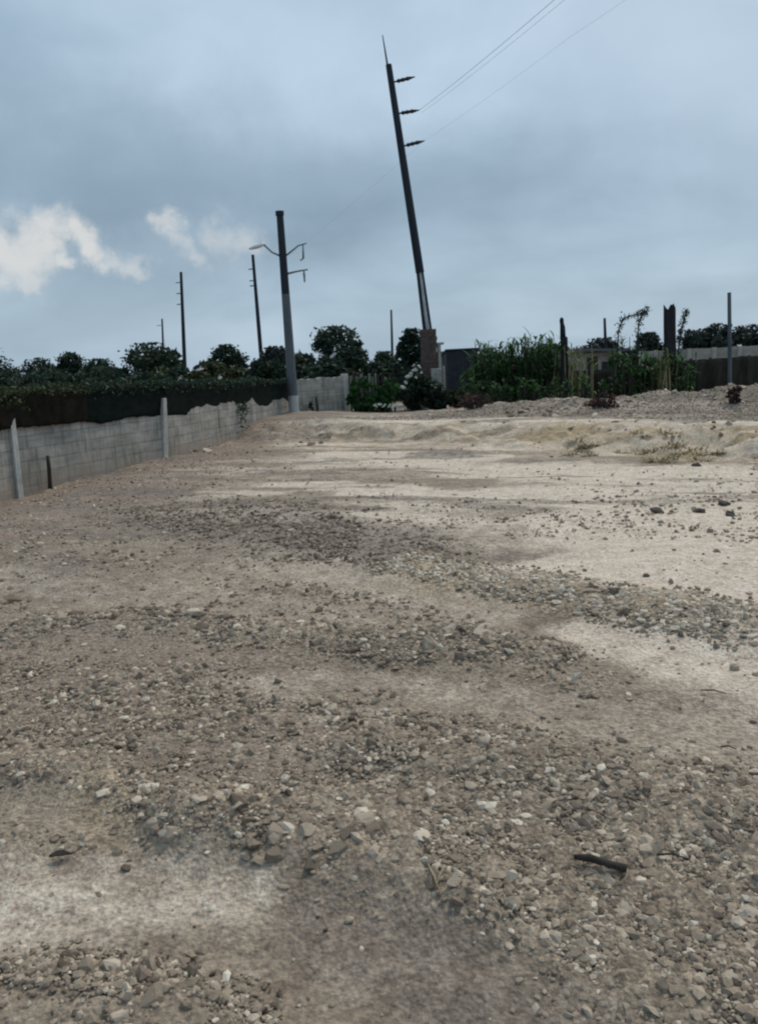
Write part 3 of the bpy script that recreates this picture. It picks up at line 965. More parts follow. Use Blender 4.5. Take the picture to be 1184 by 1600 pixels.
def cloth(name, plist, label, mat, off=.12):
    """cloth hung in front of the wall; plist = (px, ytop, ybottom, Y)"""
    vs = []; fs = []
    n = 60; nz = 10
    L = len(plist) - 1
    for i in range(n + 1):
        k = i / n * L; j = min(int(k), L - 1); t = k - j
        a, b = plist[j], plist[j + 1]
        px, yt, yb, Y = [a[q] + (b[q] - a[q]) * t for q in range(4)]
        Y = Yw(px)
        yb += 1.6 * (float(fbm(i * .5, 3.3, 3, len(label))) - .5) * 2 + .7 * random.uniform(-1, 1)
        yt += 1.2 * math.sin(k * 6.0) + .8 * (float(fbm(i * .5, 8.1, 2, 9)) - .5) * 2
        for z in range(nz + 1):
            w_ = z / nz
            Yc = Y - off - .05 * (float(fbm(i * .45, w_ * 2.2, 3, 77)) - .5) * 2
            vs.append(at(px, yt + (yb - yt) * w_, Yc))
    for i in range(n):
        for z in range(nz):
            k = i * (nz + 1) + z
            fs.append((k, k + 1, k + nz + 2, k + nz + 1))
    m = MB(); m.add(vs, fs)
    o = m.build(name, M[mat], None, True)
    so_ = o.modifiers.new('thickness', 'SOLIDIFY'); so_.thickness = .008
    return tag(o, label, 'shade cloth', 'shade cloths on the block wall')


cloth('shade_cloth', [(-160, 617, 690, Yw(-160)), (-20, 617, 676, Yw(-20)), (30, 616, 668, Yw(30)), (80, 613, 664, Yw(80)), (136, 611, 659, Yw(136))],
      'dark brown shade cloth hanging over the near end of the block wall', 'cloth_brown', .16)
cloth('shade_cloth', [(132, 612, 658, Yw(132)), (160, 609, 662, Yw(160)), (205, 604, 652, Yw(205)), (257, 600, 650, Yw(257)), (340, 598, 646, Yw(340)), (400, 596, 641, Yw(400)), (452, 595, 636, Yw(452))],
      'greenish black shade cloth hanging between the second post and the lamp pole', 'cloth_green', .14)
for px, yt, yb, Y, wd, lb, mt in [(75, 712, 752, 13.0, .035, 'short dark pipe standing against the near block wall', 'wood_dark'),
                                  (339, 642, 690, 18.8, .05, 'dark stake against the wall midway to the lamp pole', 'wood_dark'),
                                  (494, 620, 646, 24.2, .045, 'dark stake in front of the short block wall', 'wood_dark')]:
    t_ = at(px, yt, Y); b_ = at(px + 2, yb, Y)
    m = MB(); m.tube([b_ - Vector((0, 0, .2)), b_.lerp(t_, .5) + Vector((.01, 0, 0)), t_], [wd, wd * .95, wd * .8], 7)
    tag(m.build('stake', M[mt], None, True), lb, 'stake', 'stakes along the walls')
shrub(486, 632, 24.0, 9, 'small dark weed beside the stake at the short wall', None, 'leaf_tree', .04, 300, cat='weed')

def vine(px0, px1, yt, hang, label, n, mat):
    a, b = at(px0, yt, Yw(px0) - .1), at(px1, yt, Yw(px1) - .1)
    e = empty('creeper', (a.x, a.y, a.z - .3), label, 'creeper', 'creepers along the cloth top')
    o_ = Vector(e.location)
    m = MB(); m.tube([a - o_ + Vector((0, 0, -.03)), (a.lerp(b, .5)) - o_ + Vector((0, 0, .01)), b - o_], .012, 6); m.build('stem', M['wood_dark'], e, True)
    c = []
    for _ in range(n):
        t = random.random(); k = float(fbm(t * 5 + px0, .7, 3, 301))
        p = a.lerp(b, t) - o_
        c.append((p.x + random.gauss(0, .07), p.y + random.gauss(0, .07), p.z + .22 * k * random.random() - hang * k * random.random() ** 2.2))
    leaves_obj('foliage', np.array(c), .036, M[mat], e)


vine(-120, 30, 616, .5, 'olive creeper hanging over the brown cloth at the left edge', 900, 'leaf_olive')
vine(30, 140, 612, .12, 'thin creeper along the top of the brown cloth', 420, 'leaf_olive')
vine(130, 262, 604, .35, 'dark creeper along the black cloth left of the second post', 1100, 'leaf_tree')
vine(258, 360, 599, .35, 'dark creeper along the black cloth right of the second post', 1000, 'leaf_tree')
vine(350, 452, 596, .4, 'dark green creeper along the black cloth up to the lamp pole', 1100, 'leaf_tree')

vine(368, 383, 637, 1.5, 'dark creeper tail hanging down the wall left of the lamp pole', 420, 'leaf_tree')

# ------------------------------------------------------------------ lamp pole
def seg_pole(root, base, top, r0, r1, splits, n=10):
    """tapered shaft from base to top; splits = [(t0, t1, name, material)]"""
    for t0, t1, nm, mt in splits:
        m = MB()
        a, b = base.lerp(top, t0), base.lerp(top, t1)
        m.tube([a, a.lerp(b, .5), b], [r0 + (r1 - r0) * t0, r0 + (r1 - r0) * (t0 + t1) / 2, r0 + (r1 - r0) * t1], n)
        m.build(nm, M[mt], root, False)


PY = 23.2
pb, pt = at(461, 662, PY), at(437, 331, PY)
base = Vector((pb.x, pb.y, pb.z - .3))
lp = empty('lamp_pole', base, 'grey concrete lamp pole with one lamp arm and two bracket arms', 'pole')
loc = lambda v: Vector(v) - base
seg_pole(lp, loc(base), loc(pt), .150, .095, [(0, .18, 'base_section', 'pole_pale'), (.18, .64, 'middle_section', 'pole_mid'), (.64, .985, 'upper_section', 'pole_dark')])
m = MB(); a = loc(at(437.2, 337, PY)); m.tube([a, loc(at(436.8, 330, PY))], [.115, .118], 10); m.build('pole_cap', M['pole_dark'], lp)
q = lambda x, y, dy=0.0: loc(at(x, y, PY + dy))
m = MB(); m.tube([q(440, 401), q(425, 394, -.05), q(413, 383, -.1)], .026, 7); arm = m.build('lamp_arm', M['steel'], lp, True)
m = MB(); m.ellipsoid(q(402, 385, -.1), (.25, .11, .055), 12, 8, Matrix.Rotation(R(15), 3, 'Y') @ Matrix.Rotation(R(-29), 3, 'Y'))
m.ellipsoid(q(409.5, 381.5, -.1), (.09, .07, .05), 10, 6)
m.build('lamp_head', M['lamp'], arm, True)
m = MB(); m.tube([q(445, 401), q(460, 389), q(466, 384), q(479, 380)], [.026, .024, .022, .02], 7); br = m.build('bracket_arm', M['steel'], lp, True)
m = MB(); m.tube([q(473.5, 383), q(474, 404)], [.018, .03], 7); m.tube([q(474, 404), q(469, 407)], .02, 6); m.build('insulator', M['steel'], br, True)
m = MB(); m.tube([q(448, 428), q(464, 424), q(481, 421)], [.03, .026, .024], 7); br = m.build('bracket_arm', M['steel'], lp, True)
m = MB(); m.tube([q(475, 423), q(475, 428), q(475.5, 432), q(476, 441)], [.015, .035, .03, .02], 8); m.build('insulator', M['steel'], br, True)

# ------------------------------------------------------------------ leaning pole
LY = 30.0
lb_, lt_ = at(678, 632, LY), at(607, 101, LY)
base = Vector((lb_.x, lb_.y, .0))
up = empty('utility_pole', base, 'tall dark leaning pole with three short arms and a rod on top', 'pole', 'utility poles')
joint = at(656, 426, LY)
lo = at(668, 516, LY)
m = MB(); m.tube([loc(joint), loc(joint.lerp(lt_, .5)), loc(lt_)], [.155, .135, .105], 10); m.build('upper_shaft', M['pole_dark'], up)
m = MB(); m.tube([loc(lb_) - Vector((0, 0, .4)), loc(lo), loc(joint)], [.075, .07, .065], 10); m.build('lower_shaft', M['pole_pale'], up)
for dx0, dx1, rr in ((-5.0, -3.4, .065), (5.2, 3.6, .045)):
    m = MB(); m.tube([loc(at(678 + dx0, 632, LY)), loc(at(668 + dx0, 516, LY)), loc(at(656 + dx1, 424, LY))], rr, 6); m.build('side_bar', M['pole_dark'], up)
m = MB(); m.tube([loc(at(605, 101, LY)), loc(at(602, 82, LY)), loc(at(597.5, 55, LY))], [.035, .028, .016], 6); m.build('rod', M['black'], up)
tips = []
for x0, y0, x1, y1 in ((612, 129, 648, 120), (619, 178, 655, 172), (627, 229, 663, 220)):
    m = MB(); a, b = loc(at(x0, y0, LY)), loc(at(x1, y1, LY))
    prof = [.025, .03, .07, .05, .07, .05, .07, .05, .035]
    m.tube([a.lerp(b, .0), a.lerp(b, .2)] + [a.lerp(b, .28 + .1 * k) for k in range(7)], prof, 8)
    m.tube([a.lerp(b, .88), b], [.03, .02], 6)
    m.build('insulator_arm', M['black'], up)
    tips.append(at(x1, y1, LY))


def far_pole(px0, y0, px1, y1, Y, r, label, arms, side=-1):
    b, t_ = at(px1, y1, Y), at(px0, y0, Y)
    global base
    base = Vector((b.x, b.y, 0))
    e = empty('utility_pole', base, label, 'pole', 'utility poles')
    m = MB(); d = (t_ - b); bb = b - d * ((b.z + .2) / max(d.z, .1))
    m.tube([loc(bb), loc(bb.lerp(t_, .5)), loc(t_)], [r * 1.25, r * 1.1, r * .8], 8); m.build('shaft', M['pole_dark'], e)
    tp = []
    for yy in arms:
        k = (yy - y0) / (y1 - y0); xx = px0 + (px1 - px0) * k
        a = at(xx, yy, Y); c = at(xx + side * 9, yy + 1, Y)
        m = MB(); m.tube([loc(a), loc(a.lerp(c, .35)), loc(a.lerp(c, .6)), loc(c)], [.03, .05, .07, .03], 6); m.build('insulator_arm', M['steel'], e)
        tp.append(c)
    return tp


ft = far_pole(395, 398, 408, 555, 75, .17, 'thin dark distant pole with short left arms just left of the lamp pole', [420, 438, 446])
far_pole(283, 425, 290, 600, 82, .17, 'thin distant pole rising above the gap beside the big round tree', [441, 458, 475])
far_pole(253.5, 498, 256, 560, 130, .16, 'short faint distant pole behind the big round tree', [508])
far_pole(611, 484, 613, 562, 120, .17, 'lone thin distant pole left of the leaning pole', [])
far_pole(944, 497, 945, 527, 60, .11, 'short distant post above the low house roof', [])


def wire(name, pts, r, label):
    P3 = [Vector(p) for p in pts]
    out = []
    for a, b in zip(P3[:-1], P3[1:]):
        L = (b - a).length
        for k in range(14):
            t = k / 14
            p = a.lerp(b, t); p.z -= .012 * L * 4 * t * (1 - t) * .35
            out.append(p)
    out.append(P3[-1])
    m = MB(); m.tube(out, r, 5)
    tag(m.build(name, M['wire'], None, True), label, 'wire', 'overhead wires')


wire('power_line', [tips[1], at(865, 0, 19), at(1120, -210, 13)], .0055, 'upper overhead wire running from the leaning pole to the top edge')
wire('power_line', [tips[1] + Vector((.05, 0, -.1)), at(876, 4, 18.6), at(1140, -200, 12.8)], .0035, 'overhead wire running close below the upper wire')
wire('power_line', [tips[2], at(890, 58, 20), at(1200, -160, 13)], .002, 'faint overhead wire running from the lowest arm of the leaning pole')
wire('power_line', [tips[2], ft[2]], .002, 'faint sagging wire between the leaning pole and a distant pole')

# ------------------------------------------------------------------ board fence with creeper
base = Vector((at(578, 640, 25.0).x, 25.0, float(H(at(578, 640, 25.0).x, 25.0))))
bf = empty('board_fence', base, 'ragged upright board fence grown over with green creeper', 'fence')
x = 540.0
while x < 618:
    wpx = random.uniform(3.2, 5.2)
    Yb = 25.1 + random.uniform(-.05, .05)
    a, b = at(x, 584 + random.uniform(-2, 5), Yb), at(x, 642, Yb)
    m = MB(); h = a.z - b.z + .3
    m.box(loc(Vector((a.x, Yb, b.z - .3 + h / 2))), (wpx / F * Yb * .9, .025, h), Matrix.Rotation(random.uniform(-.03, .03), 3, 'Y'))
    m.build('board', M['wood_grey' if random.random() < .55 else 'wood_dark'], bf)
    x += wpx + random.uniform(.6, 3.0)
m = MB()
for zz in (.35, .9):
    a, b = at(539, 640, 25.18), at(620, 640, 25.18)
    m.box(loc(Vector(((a.x + b.x) / 2, 25.18, base.z + zz))), ((b.x - a.x), .04, .07))
m.build('rail', M['wood_dark'], bf)
for px, yt, Y, wp, lb in [(552, 590, 24.8, 22, 'dark creeper clump at the left end of the board fence'), (572, 586, 24.75, 36, 'creeper clump on the middle of the board fence'),
                          (603, 586, 24.8, 40, 'creeper clump at the right end of the board fence')]:
    shrub(px, yt, Y, wp, lb, 'creepers on the board fence', 'leaf_cane', .05, 2600)

# ------------------------------------------------------------------ gate pillar
GY = 27.0
gx = at(672, 600, GY)
base = Vector((gx.x, GY, .15))
gp_ = empty('gate_pillar', base, 'old brick gate pillar with pale rendered block on its right side', 'pillar')
def blk(mb, x0, x1, y0, y1, Y, dep, courses=0):
    a, b = at(x0, y0, Y), at(x1, y1, Y)
    mb.box(loc(Vector(((a.x + b.x) / 2, Y + dep / 2, (a.z + b.z) / 2))), (b.x - a.x, dep, a.z - b.z))
m = MB(); zt = at(670, 514, GY).z; zb = .05
nc = 22; xw = (683 - 659) / F * GY
for k in range(nc):                                     # courses of brick, each a little uneven
    z = zb + (zt - zb) * (k + .5) / nc
    j = random.uniform(-.018, .018)
    m.box(loc(Vector((at(671, 560, GY).x + j, GY + .25, z))), (xw + random.uniform(-.03, .02), .5 + random.uniform(-.02, .02), (zt - zb) / nc - .008))
m.box(loc(Vector((at(671, 560, GY).x, GY + .25, (zt + zb) / 2))), (xw - .06, .44, zt - zb - .02))
m.build('shaft', M['brick'], gp_)
m = MB(); blk(m, 683.4, 692, 538, 640, GY + .05, .4); blk(m, 682.5, 693.5, 535, 538, GY + .02, .46); m.build('side_pier', M['render_pale'], gp_, bevel=.015)
m = MB(); blk(m, 673, 691.5, 576, 607, GY - .12, .3); blk(m, 691.6, 696, 572, 612, GY - .1, .2); m.build('plinth', M['render_pale'], gp_, bevel=.02)
shrub(645, 566, 26.0, 80, 'dark bush at the left foot of the gate pillar holding white bags', None, 'leaf_tree', .06, 5200)
shrub(684, 604, 25.6, 44, 'low dark weeds in front of the gate pillar', None, 'leaf_tree', .05, 2200, cat='weeds')
shrub(715, 606, 25.4, 54, 'low dark weeds in front of the slate grey shed', None, 'leaf_olive', .05, 2600, cat='weeds')
def bag(px, py, Y, s, label, group):
    p = at(px, py, Y)
    m = MB()
    m.ellipsoid((0, 0, 0), (s * random.uniform(.9, 1.5), s * .5, s * random.uniform(.3, .7)), 9, 6, Matrix.Rotation(random.uniform(-.9, .9), 3, 'Y') @ Matrix.Rotation(random.uniform(-.6, .6), 3, 'X'), .38)
    m.tube([(0, 0, s * .4), (s * .1, 0, s * .8), (s * .45, .0, s * 1.05)], [s * .25, s * .08, s * .22], 6)
    o = m.build('plastic_bag', M['bag'], None, False)
    o.location = p
    tag(o, label, 'plastic bag', group)
for px, py in [(646, 571), (655, 573), (648, 578), (638, 588), (634, 598), (630, 606), (642, 583), (658, 582), (650, 590)]:
    bag(px, py, 25.35, random.uniform(.04, .085), 'white plastic bag caught in the bush by the gate pillar', 'white bags in the bush')
for px, py in [(586, 634), (593, 632), (600, 634), (608, 634), (614, 635), (620, 633)]:
    bag(px, py, 24.4, random.uniform(.05, .09), 'white litter bag on the ground before the board fence', 'white bags on the ground')
for px, py, lb in [(486, 566, 'white bag hung in the biggest dark tree at its left'), (520, 556, 'white bag hung high in the biggest dark tree')]:
    bag(px, py, 37.6, .12, lb, None)
for px, py, lb in [(282, 592, 'white speck of litter in the olive shrub by the tall thin pole'), (343, 591, 'brightest white bag in the hedge left of the lamp pole'), (313, 577, 'white bag in the hedge beside the gap of sky')]:
    bag(px, py, 30, .10, lb, None)

# ------------------------------------------------------------------ dark shed beside the pillar
SY = 31.0
a, b = at(697, 549, SY), at(748, 606, SY)
base = Vector(((a.x + b.x) / 2, SY, .1))
sh = empty('shed', base, 'dark slate grey shed between the gate pillar and the canes', 'shed')
wd = b.x - a.x; ht = a.z - .1
m = MB()
for k in range(22):                                     # corrugated sheeting
    m.box((-wd / 2 + wd * (k + .5) / 22, (-.02 if k % 2 else .015), ht / 2), (wd / 22 * 1.02, .05, ht))
m.box((-wd / 2 + .03, 1.2, ht / 2 - .01), (.06, 2.4, ht - .02)); m.box((wd / 2 - .03, 1.2, ht / 2 - .01), (.06, 2.4, ht - .02)); m.box((0, 2.42, ht / 2), (wd, .05, ht))
m.build('wall', M['slate'], sh)
m = MB(); m.box((0, 1.2, ht - .06), (wd + .08, 2.6, .05), Matrix.Rotation(R(-5), 3, 'X')); m.build('roof', M['slate'], sh)
m = MB(); m.box((-.25, -.08, .48), (.5, .05, .04)); m.build('ledge', M['pole_mid'], sh)

# ------------------------------------------------------------------ canes along the far side
def blade(vs, fs, ts, p, dirv, L, wd, droop, tint):
    """one bent blade leaf"""
    n = 5
    side = dirv.cross(Vector((0, 0, 1)))
    side = side.normalized() if side.length > .01 else Vector((1, 0, 0))
    b = len(vs)
    pos = Vector(p); d = Vector(dirv).normalized()
    for i in range(n + 1):
        t = i / n
        w_ = wd * (math.sin(math.pi * min(t * .85 + .15, 1)) ** .8) * .5 + .002
        vs.append(tuple(pos - side * w_)); vs.append(tuple(pos + side * w_))
        ts += [tint, tint]
        pos = pos + d * (L / n)
        d = (d + Vector((0, 0, -droop / n))).normalized()
    for i in range(n):
        k = b + i * 2
        fs.append((k, k + 1, k + 3, k + 2))


def cane_clump(px, ytop, Y, label, group, n=8, spread=.35, mat='leaf_cane', dense=9):
    top = at(px, ytop, Y)
    zb = float(H(top.x, Y)) - .03
    h = top.z - zb
    root = empty('cane_clump', (top.x, Y, zb), label, 'cane plant', group)
    st = MB(); vs = []; fs = []; ts = []
    for k in range(n):
        a = random.uniform(0, 6.28); r_ = spread * math.sqrt(random.random())
        x0, y0 = math.cos(a) * r_, math.sin(a) * r_ * .7
        hh = h * random.uniform(.62, .98) if k else h * .92
        lx, ly = random.gauss(0, .10), random.gauss(0, .08)
        P3 = [Vector((x0, y0, -.1)), Vector((x0 + lx * .4, y0 + ly * .4, hh * .5)), Vector((x0 + lx, y0 + ly, hh))]
        st.tube(P3, [.024, .019, .008], 5)
        for j in range(dense):
            t = random.uniform(.08, 1)
            p = P3[0].lerp(P3[1], t * 2) if t < .5 else P3[1].lerp(P3[2], t * 2 - 1)
            an = random.uniform(0, 6.28)
            el = random.uniform(.7, 2.4)
            blade(vs, fs, ts, p, Vector((math.cos(an), math.sin(an), el)), random.uniform(.22, .48) * min(1, h / 1.7), random.uniform(.035, .065), random.uniform(.9, 2.4), random.random())
    st.build('stalk', M['wood_dark' if mat != 'leaf_bright' else 'straw'], root)
    f = np.array(fs).reshape(-1)
    me = mesh_from('leaves', np.array(vs), f, 4, True)
    tt = np.array(ts)
    point_color(me, 'tint', np.stack([tt, tt, tt, np.ones_like(tt)], -1))
    link('leaves', me, M[mat], root)


CG = 'canes along the far side of the yard'
for px, yt, Y in [(738, 552, 25.5), (752, 545, 24.8), (764, 529, 24.6), (778, 532, 24.3), (790, 532, 25.0), (803, 524, 24.4), (815, 522, 24.8),
                  (828, 520, 24.2), (840, 518, 24.7), (853, 519, 24.2), (862, 527, 24.8)]:
    cane_clump(px, yt, Y, 'tall dark green cane plant in the dense stand right of the shed', CG, 13, .40, dense=17)
for px, yt, Y in [(742, 585, 23.4), (770, 592, 23.2), (800, 590, 23.0), (835, 592, 22.8), (865, 590, 22.8)]:
    cane_clump(px, yt, Y, 'short leafy cane plant at the front of the dense stand', CG, 12, .5, dense=10)
for px, yt, Y in [(876, 545, 24.2), (892, 531, 24.0), (904, 535, 24.3), (914, 532, 24.0)]:
    cane_clump(px, yt, Y, 'thin yellowish cane plant at the sparse end of the stand', CG, 7, .28, 'leaf_bright', 6)
for px, yt, Y in [(885, 590, 22.9), (905, 585, 23), (925, 590, 23)]:
    cane_clump(px, yt, Y, 'low dark cane plant before the start of the cloth fence', CG, 9, .4, dense=9)
for px, yt, Y in [(966, 545, 23.6), (974, 515, 23.4), (1000, 540, 23.5), (1012, 545, 23.4)]:
    cane_clump(px, yt, Y, 'dark cane plant under the arching creeper at the cloth fence', CG, 8, .33, dense=9)
for px, yt, Y in [(1035, 545, 23.0), (1046, 540, 23.2), (1060, 552, 23.1), (1073, 548, 23.4)]:
    cane_clump(px, yt, Y, 'green cane plant growing round the jagged trunk', CG, 8, .3, 'leaf_bright' if px < 1055 else 'leaf_cane', 9)

for px, yt, Y, wp, lb in [(750, 565, 26.6, 60, 'dark leafy bush behind the left end of the cane stand'), (790, 548, 26.6, 70, 'dark leafy bush behind the middle canes'),
                          (835, 540, 26.4, 70, 'dark leafy bush behind the tallest canes'), (880, 560, 25.6, 60, 'dark leafy bush behind the yellowish canes'),
                          (985, 548, 24.6, 60, 'dark leafy bush behind the arching leafy stem'), (1045, 552, 24.3, 80, 'green leafy bush round the foot of the jagged trunk')]:
    shrub(px, yt, Y, wp, lb, 'bushes behind the canes', 'leaf_cane', .075, 4200)
# arching creeper stems left of the jagged trunk
def creeper(pxpts, Y, label, n=420):
    P3 = [at(a, b, Y) for a, b in pxpts]
    global base
    base = P3[0].copy()
    base.z = float(H(base.x, Y))
    e = empty('creeper', base, label, 'creeper', 'leafy stems at the cloth fence')
    m = MB(); m.tube([Vector((0, 0, -.1))] + [loc(p) for p in P3], [.03] + [.028 - .018 * k / len(P3) for k in range(len(P3))], 6); m.build('stem', M['wood_dark'], e, True)
    pp = []
    for _ in range(n):
        k = random.uniform(0, len(P3) - 1.001); i = int(k)
        p = loc(P3[i].lerp(P3[i + 1], k - i))
        pp.append((p.x + random.gauss(0, .055), p.y + random.gauss(0, .055), p.z + random.gauss(0, .055)))
    leaves_obj('foliage', np.array(pp), .035, M['leaf_tree'], e)


creeper([(966, 600), (964, 545), (966, 515), (974, 497), (992, 492), (1005, 487), (1013, 484)], 23.8, 'leafy stem arching up to the right above the cloth fence')
creeper([(996, 600), (995, 540), (997, 510), (1000, 495), (1008, 488)], 23.7, 'upright leafy stem just right of the arching stem', 300)
creeper([(1058, 560), (1062, 520), (1066, 505), (1070, 492), (1073, 485)], 23.4, 'bent leafy stem just right of the jagged trunk', 330)


# dead trunks
def stump(px, ytop, ybot, Y, rpx, label, jag, mat='charred'):
    t_, b = at(px, ytop, Y), at(px + 1, ybot, Y)
    global base
    base = Vector((b.x, Y, float(H(b.x, Y))))
    h = t_.z - base.z; r_ = rpx / F * Y
    n = 14; vs = []; fs = []
    zs = [-.2, .1, h * .3, h * .55, h * .75, h * .9]
    for j, z in enumerate(zs):
        for k in range(n):
            a = 6.283 * k / n
            rr = r_ * (1.25 - .22 * z / h) * (1 + .13 * math.sin(a * 3 + z * 1.7) + random.uniform(-.05, .05))
            zz = z
            if j == len(zs) - 1:
                zz = h * .88 + jag * abs(math.sin(a * 1.5 + .5)) ** 2 * random.uniform(.4, 1)
            vs.append((rr * math.cos(a), rr * math.sin(a), zz))
    for j in range(len(zs) - 1):
        for k in range(n):
            fs.append((j * n + k, j * n + (k + 1) % n, (j + 1) * n + (k + 1) % n, (j + 1) * n + k))
    c = len(vs); vs.append((0, 0, h * .86))
    for k in range(n):
        fs.append(((len(zs) - 1) * n + k, (len(zs) - 1) * n + (k + 1) % n, c))
    m = MB(); m.add(vs, fs)
    tag(m.build('tree_stump', M[mat], None, False), label, 'trunk', 'dead trunks by the fence').location = base


stump(1043, 464, 610, 23.5, 8.0, 'thick dead trunk with a jagged broken top', .24)
stump(880, 513, 610, 24.0, 5.0, 'slim dead trunk with a knob on top rising from the canes', .05)
m = MB(); p = at(877, 502, 24.0); m.ellipsoid(p, (.065, .06, .11), 10, 8, None, .12); m.tube([at(879, 530, 24.0), at(878.5, 512, 24.0), p], [.085, .075, .05], 8)
knob = m.build('knob', M['charred'], None, True)
_s = bpy.data.objects['tree_stump.001']; knob.parent = _s; knob.location = -Vector(_s.location)

# ------------------------------------------------------------------ right side fence, post, far wall, low house
def fence_cloth():
    pl = [(862, 584, 628, 26.4), (915, 579, 626, 26.0), (1000, 573, 620, 25.4), (1060, 563, 616, 24.8), (1184, 556, 611, 23.8), (1400, 548, 604, 22.4)]
    P0 = at(1000, 600, 25.4)
    global base
    base = Vector((P0.x, P0.y, .3))
    e = empty('cloth_fence', base, 'long dark grey brown cloth fence behind the rubble mound', 'fence')
    vs = []; fs = []; n = 110; nz = 8; L = len(pl) - 1
    for i in range(n + 1):
        k = i / n * L; j = min(int(k), L - 1); t = k - j
        px, yt, yb, Y = [pl[j][q_] + (pl[j + 1][q_] - pl[j][q_]) * t for q_ in range(4)]
        yt += 1.6 * (float(fbm(i * .3, 1.2, 3, 4)) - .5) * 2
        for z in range(nz + 1):
            w_ = z / nz
            vs.append(loc(at(px, yt + (yb + 8 - yt) * w_, Y + .07 * math.sin(i * 1.3) * (.4 + w_) + .08 * (float(fbm(i * .4, w_ * 3, 3, 6)) - .5))))
    for i in range(n):
        for z in range(nz):
            k = i * (nz + 1) + z
            fs.append((k, k + 1, k + nz + 2, k + nz + 1))
    m = MB(); m.add(vs, fs); o = m.build('cloth', M['cloth_grey'], e, True)
    s_ = o.modifiers.new('thickness', 'SOLIDIFY'); s_.thickness = .01
    for px in (900, 960, 1020, 1080, 1108, 1170, 1240):
        xs = [q_[0] for q_ in pl]
        yt = np.interp(px, xs, [q_[1] for q_ in pl]); yb = np.interp(px, xs, [q_[2] for q_ in pl]); Y = float(np.interp(px, xs, [q_[3] for q_ in pl])) + .18
        m = MB(); m.tube([loc(at(px, yb + 10, Y)), loc(at(px + random.uniform(-1, 1), yt - 2, Y))], .045, 7); m.build('post', M['wood_dark'], e, True)


fence_cloth()
t_, b_ = at(1138.5, 457, 23.4), at(1140, 612, 23.4)
m = MB(); m.tube([b_ - Vector((0, 0, .4)), b_.lerp(t_, .5), t_], [.062, .056, .05], 8)
tag(m.build('fence_post', M['pole_mid'], None, False), 'slim pale grey post standing tall above the cloth fence at right', 'post')
fw = empty('far_wall', (0, 0, 0), 'long pale patchy wall beyond the cloth fence at right', 'wall')
a, b = at(1000, 556, 44), at(1420, 530, 38)
wall_run(fw, a, b, -.2, at(1100, 544, 42.5).z, .2, M['far_wall'], 'wall_panel', 30, .02)
for k in range(7):
    p = a.lerp(b, k / 6 * .6)
    m = MB(); m.box((p.x, p.y - .12, .8), (.2, .2, 1.9)); m.build('pilaster', M['render_pale'], fw)
HY = 40.0
a, b = at(908, 546, HY), at(966, 580, HY)
base = Vector(((a.x + b.x) / 2, HY, .1))
hs = empty('low_house', base, 'low pale house with a flat dark overhanging roof behind the fence', 'house')
wd = b.x - a.x; ht = at(935, 551, HY).z - .1
m = MB(); m.box((0, 1.5, ht / 2), (wd, 3.0, ht)); m.build('wall', M['far_wall'], hs)
m = MB(); m.box((.05, 1.35, ht + .12), (wd + .7, 3.9, .14), Matrix.Rotation(R(2), 3, 'Y')); m.build('roof', M['tin'], hs)
m = MB(); m.box((wd * .18, -.02, ht * .55), (.5, .06, .6)); m.build('window', M['black'], hs)
m = MB(); m.box((-wd * .22, -.02, ht * .45), (.55, .06, ht * .88)); m.build('door', M['wood_dark'], hs)
m = MB(); m.box((wd * .44, -.5, ht / 2), (.16, .16, ht)); m.build('veranda_post', M['render_pale'], hs)

# dead brush on the mound and tufts on the sandy bank
for px, yt, Y, wp, lb in [(940, 622, 18.6, 52, 'dead reddish brush on the left part of the rubble mound'), (1147, 622, 17.6, 30, 'small dead brush at the right end of the rubble mound'),
                          (740, 634, 20.6, 84, 'low reddish brush at the near end of the mound below the canes')]:
    shrub(px, yt, Y, wp, lb, 'dead brush on the mound', 'leaf_dead', .03, 1000, stems=16, cat='brush')

def tuft(px, py, z, s, label, group):
    x_, y_ = gp(px, py, z)
    vs = []; fs = []; ts = []
    for k in range(46):
        a_ = random.uniform(0, 6.28); r_ = s * .6 * math.sqrt(random.random())
        blade(vs, fs, ts, (math.cos(a_) * r_ * 1.6, math.sin(a_) * r_, -.02), Vector((math.cos(a_) * .8, math.sin(a_) * .8, random.uniform(.4, 1.5))), s * random.uniform(.4, 1.0), .014, random.uniform(.5, 2.2), random.random())
    me = mesh_from('grass_tuft', np.array(vs), np.array(fs).reshape(-1), 4, True)
    tt = np.array(ts); point_color(me, 'tint', np.stack([tt, tt, tt, np.ones_like(tt)], -1))
    o_ = link('grass_tuft', me, M['leaf_dry'])
    o_.location = (x_, y_, float(H(x_, y_)))
    tag(o_, label, 'grass tuft', group)


for _ in range(9):
    tuft(random.gauss(905, 16), random.uniform(680, 694), .2, random.uniform(.10, .20), 'dry tan grass tuft in the left brownish patch on the sandy bank', 'dry tufts in the left patch of the bank')
for _ in range(26):
    tuft(random.gauss(1062, 36), random.uniform(684, 708), .15, random.uniform(.08, .20), 'dry tan grass tuft in the large brownish patch on the sandy bank at right', 'dry tufts in the right patch of the bank')
for _ in range(18):
    px, py = random.uniform(1085, 1200), random.uniform(664, 712)
    x_, y_ = gp(px, py, .2)
    stone(x_, y_, random.uniform(.025, .07), 'pale clod on the crumbling sandy bank at the right edge', 'clods on the sandy bank')
for _ in range(10):
    px, py = random.uniform(640, 1080), random.uniform(655, 664)
    x_, y_ = gp(px, py, .32)
    stone(x_, y_, random.uniform(.025, .06), 'tan clod along the crest of the sandy bank', 'clods on the bank crest')

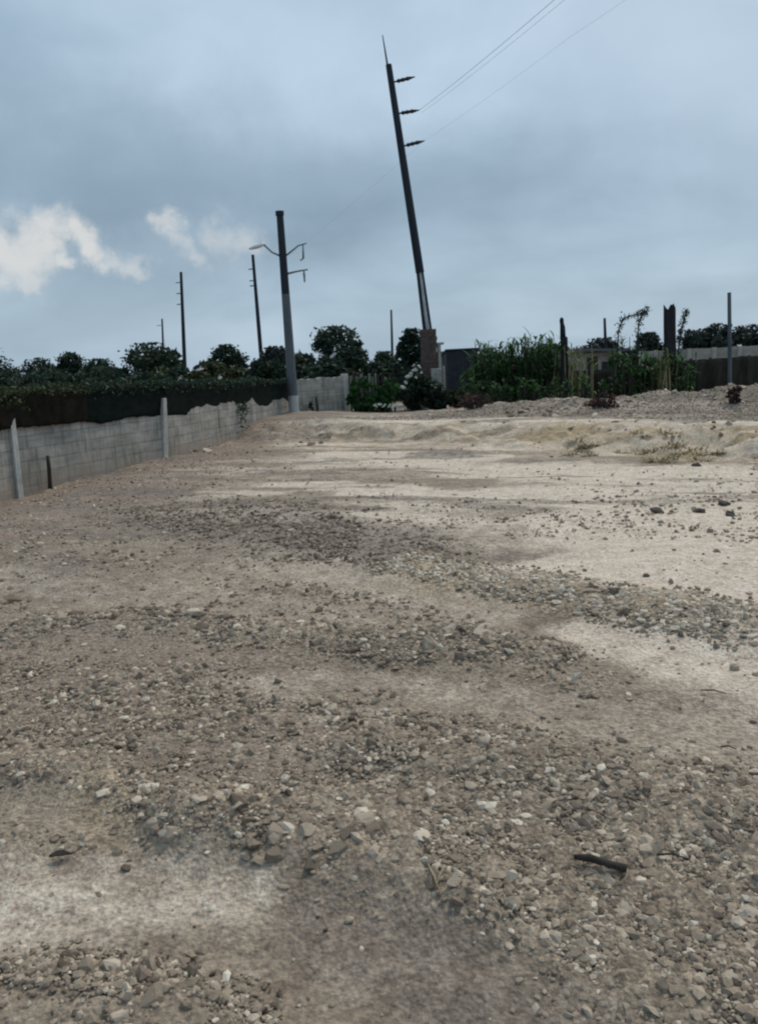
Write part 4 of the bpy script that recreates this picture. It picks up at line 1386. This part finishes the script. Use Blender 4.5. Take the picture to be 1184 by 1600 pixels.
# ------------------------------------------------------------------ litter in the foreground
def ground_pt(px, py, dz=0.0):
    x_, y_ = gp(px, py)
    return Vector((x_, y_, float(H(x_, y_)) + dz))


a, b = ground_pt(897, 1350, .028), ground_pt(978, 1370, .028)
m = MB(); m.tube([a, a.lerp(b, .3) + Vector((.0, .004, .006)), a.lerp(b, .65) + Vector((.004, -.003, .003)), b], [.008, .0125, .011, .013], 8)
tag(m.build('stick', M['wood_dark'], None, True), 'short dark stick lying on the gravel at lower right', 'stick')
p = ground_pt(92, 1340, .012)
m = MB()
vs = []; fs = []
for i in range(9):
    t = i / 8
    w_ = .014 * math.sin(math.pi * t) ** .8 + .001
    cxx = -.03 + .075 * t
    vs += [(cxx, -w_, .008 + .006 * math.sin(t * 3)), (cxx, 0, .002), (cxx, w_, .010 + .006 * math.sin(t * 4))]
for i in range(8):
    k = i * 3
    fs += [(k, k + 1, k + 4, k + 3), (k + 1, k + 2, k + 5, k + 4)]
m.add(vs, fs); m.tube([(.045, 0, .006), (.06, .006, .01), (.072, .01, .014)], .0016, 5)
o = m.build('dead_leaf', M['wood_dark'], None, True); o.location = p; o.rotation_euler = (0, 0, .15)
o.modifiers.new('thickness', 'SOLIDIFY').thickness = .0012
tag(o, 'dark curled dead leaf on the pale soil at lower left', 'leaf')
for (x0, y0, x1, y1, lb) in [(1125, 1160, 1150, 1162, 'thin dark twig on the soil at the right edge'), (1025, 1345, 1075, 1353, 'thin brown twig lying right of the dark stick'),
                             (670, 1380, 690, 1420, 'dry straw stem lying left of another straw stem'), (695, 1385, 680, 1412, 'dry straw stem crossing the gravel at bottom centre'),
                             (1095, 1075, 1135, 1080, 'thin dark twig on the smooth grey track')]:
    a, b = ground_pt(x0, y0, .02), ground_pt(x1, y1, .02)
    m = MB(); m.tube([a, a.lerp(b, .5) + Vector((0, .004, .008)), b], [.003, .0035, .002], 6)
    tag(m.build('twig', M['straw' if 'straw' in lb else 'wood_dark'], None, True), lb, 'twig', 'twigs on the ground')
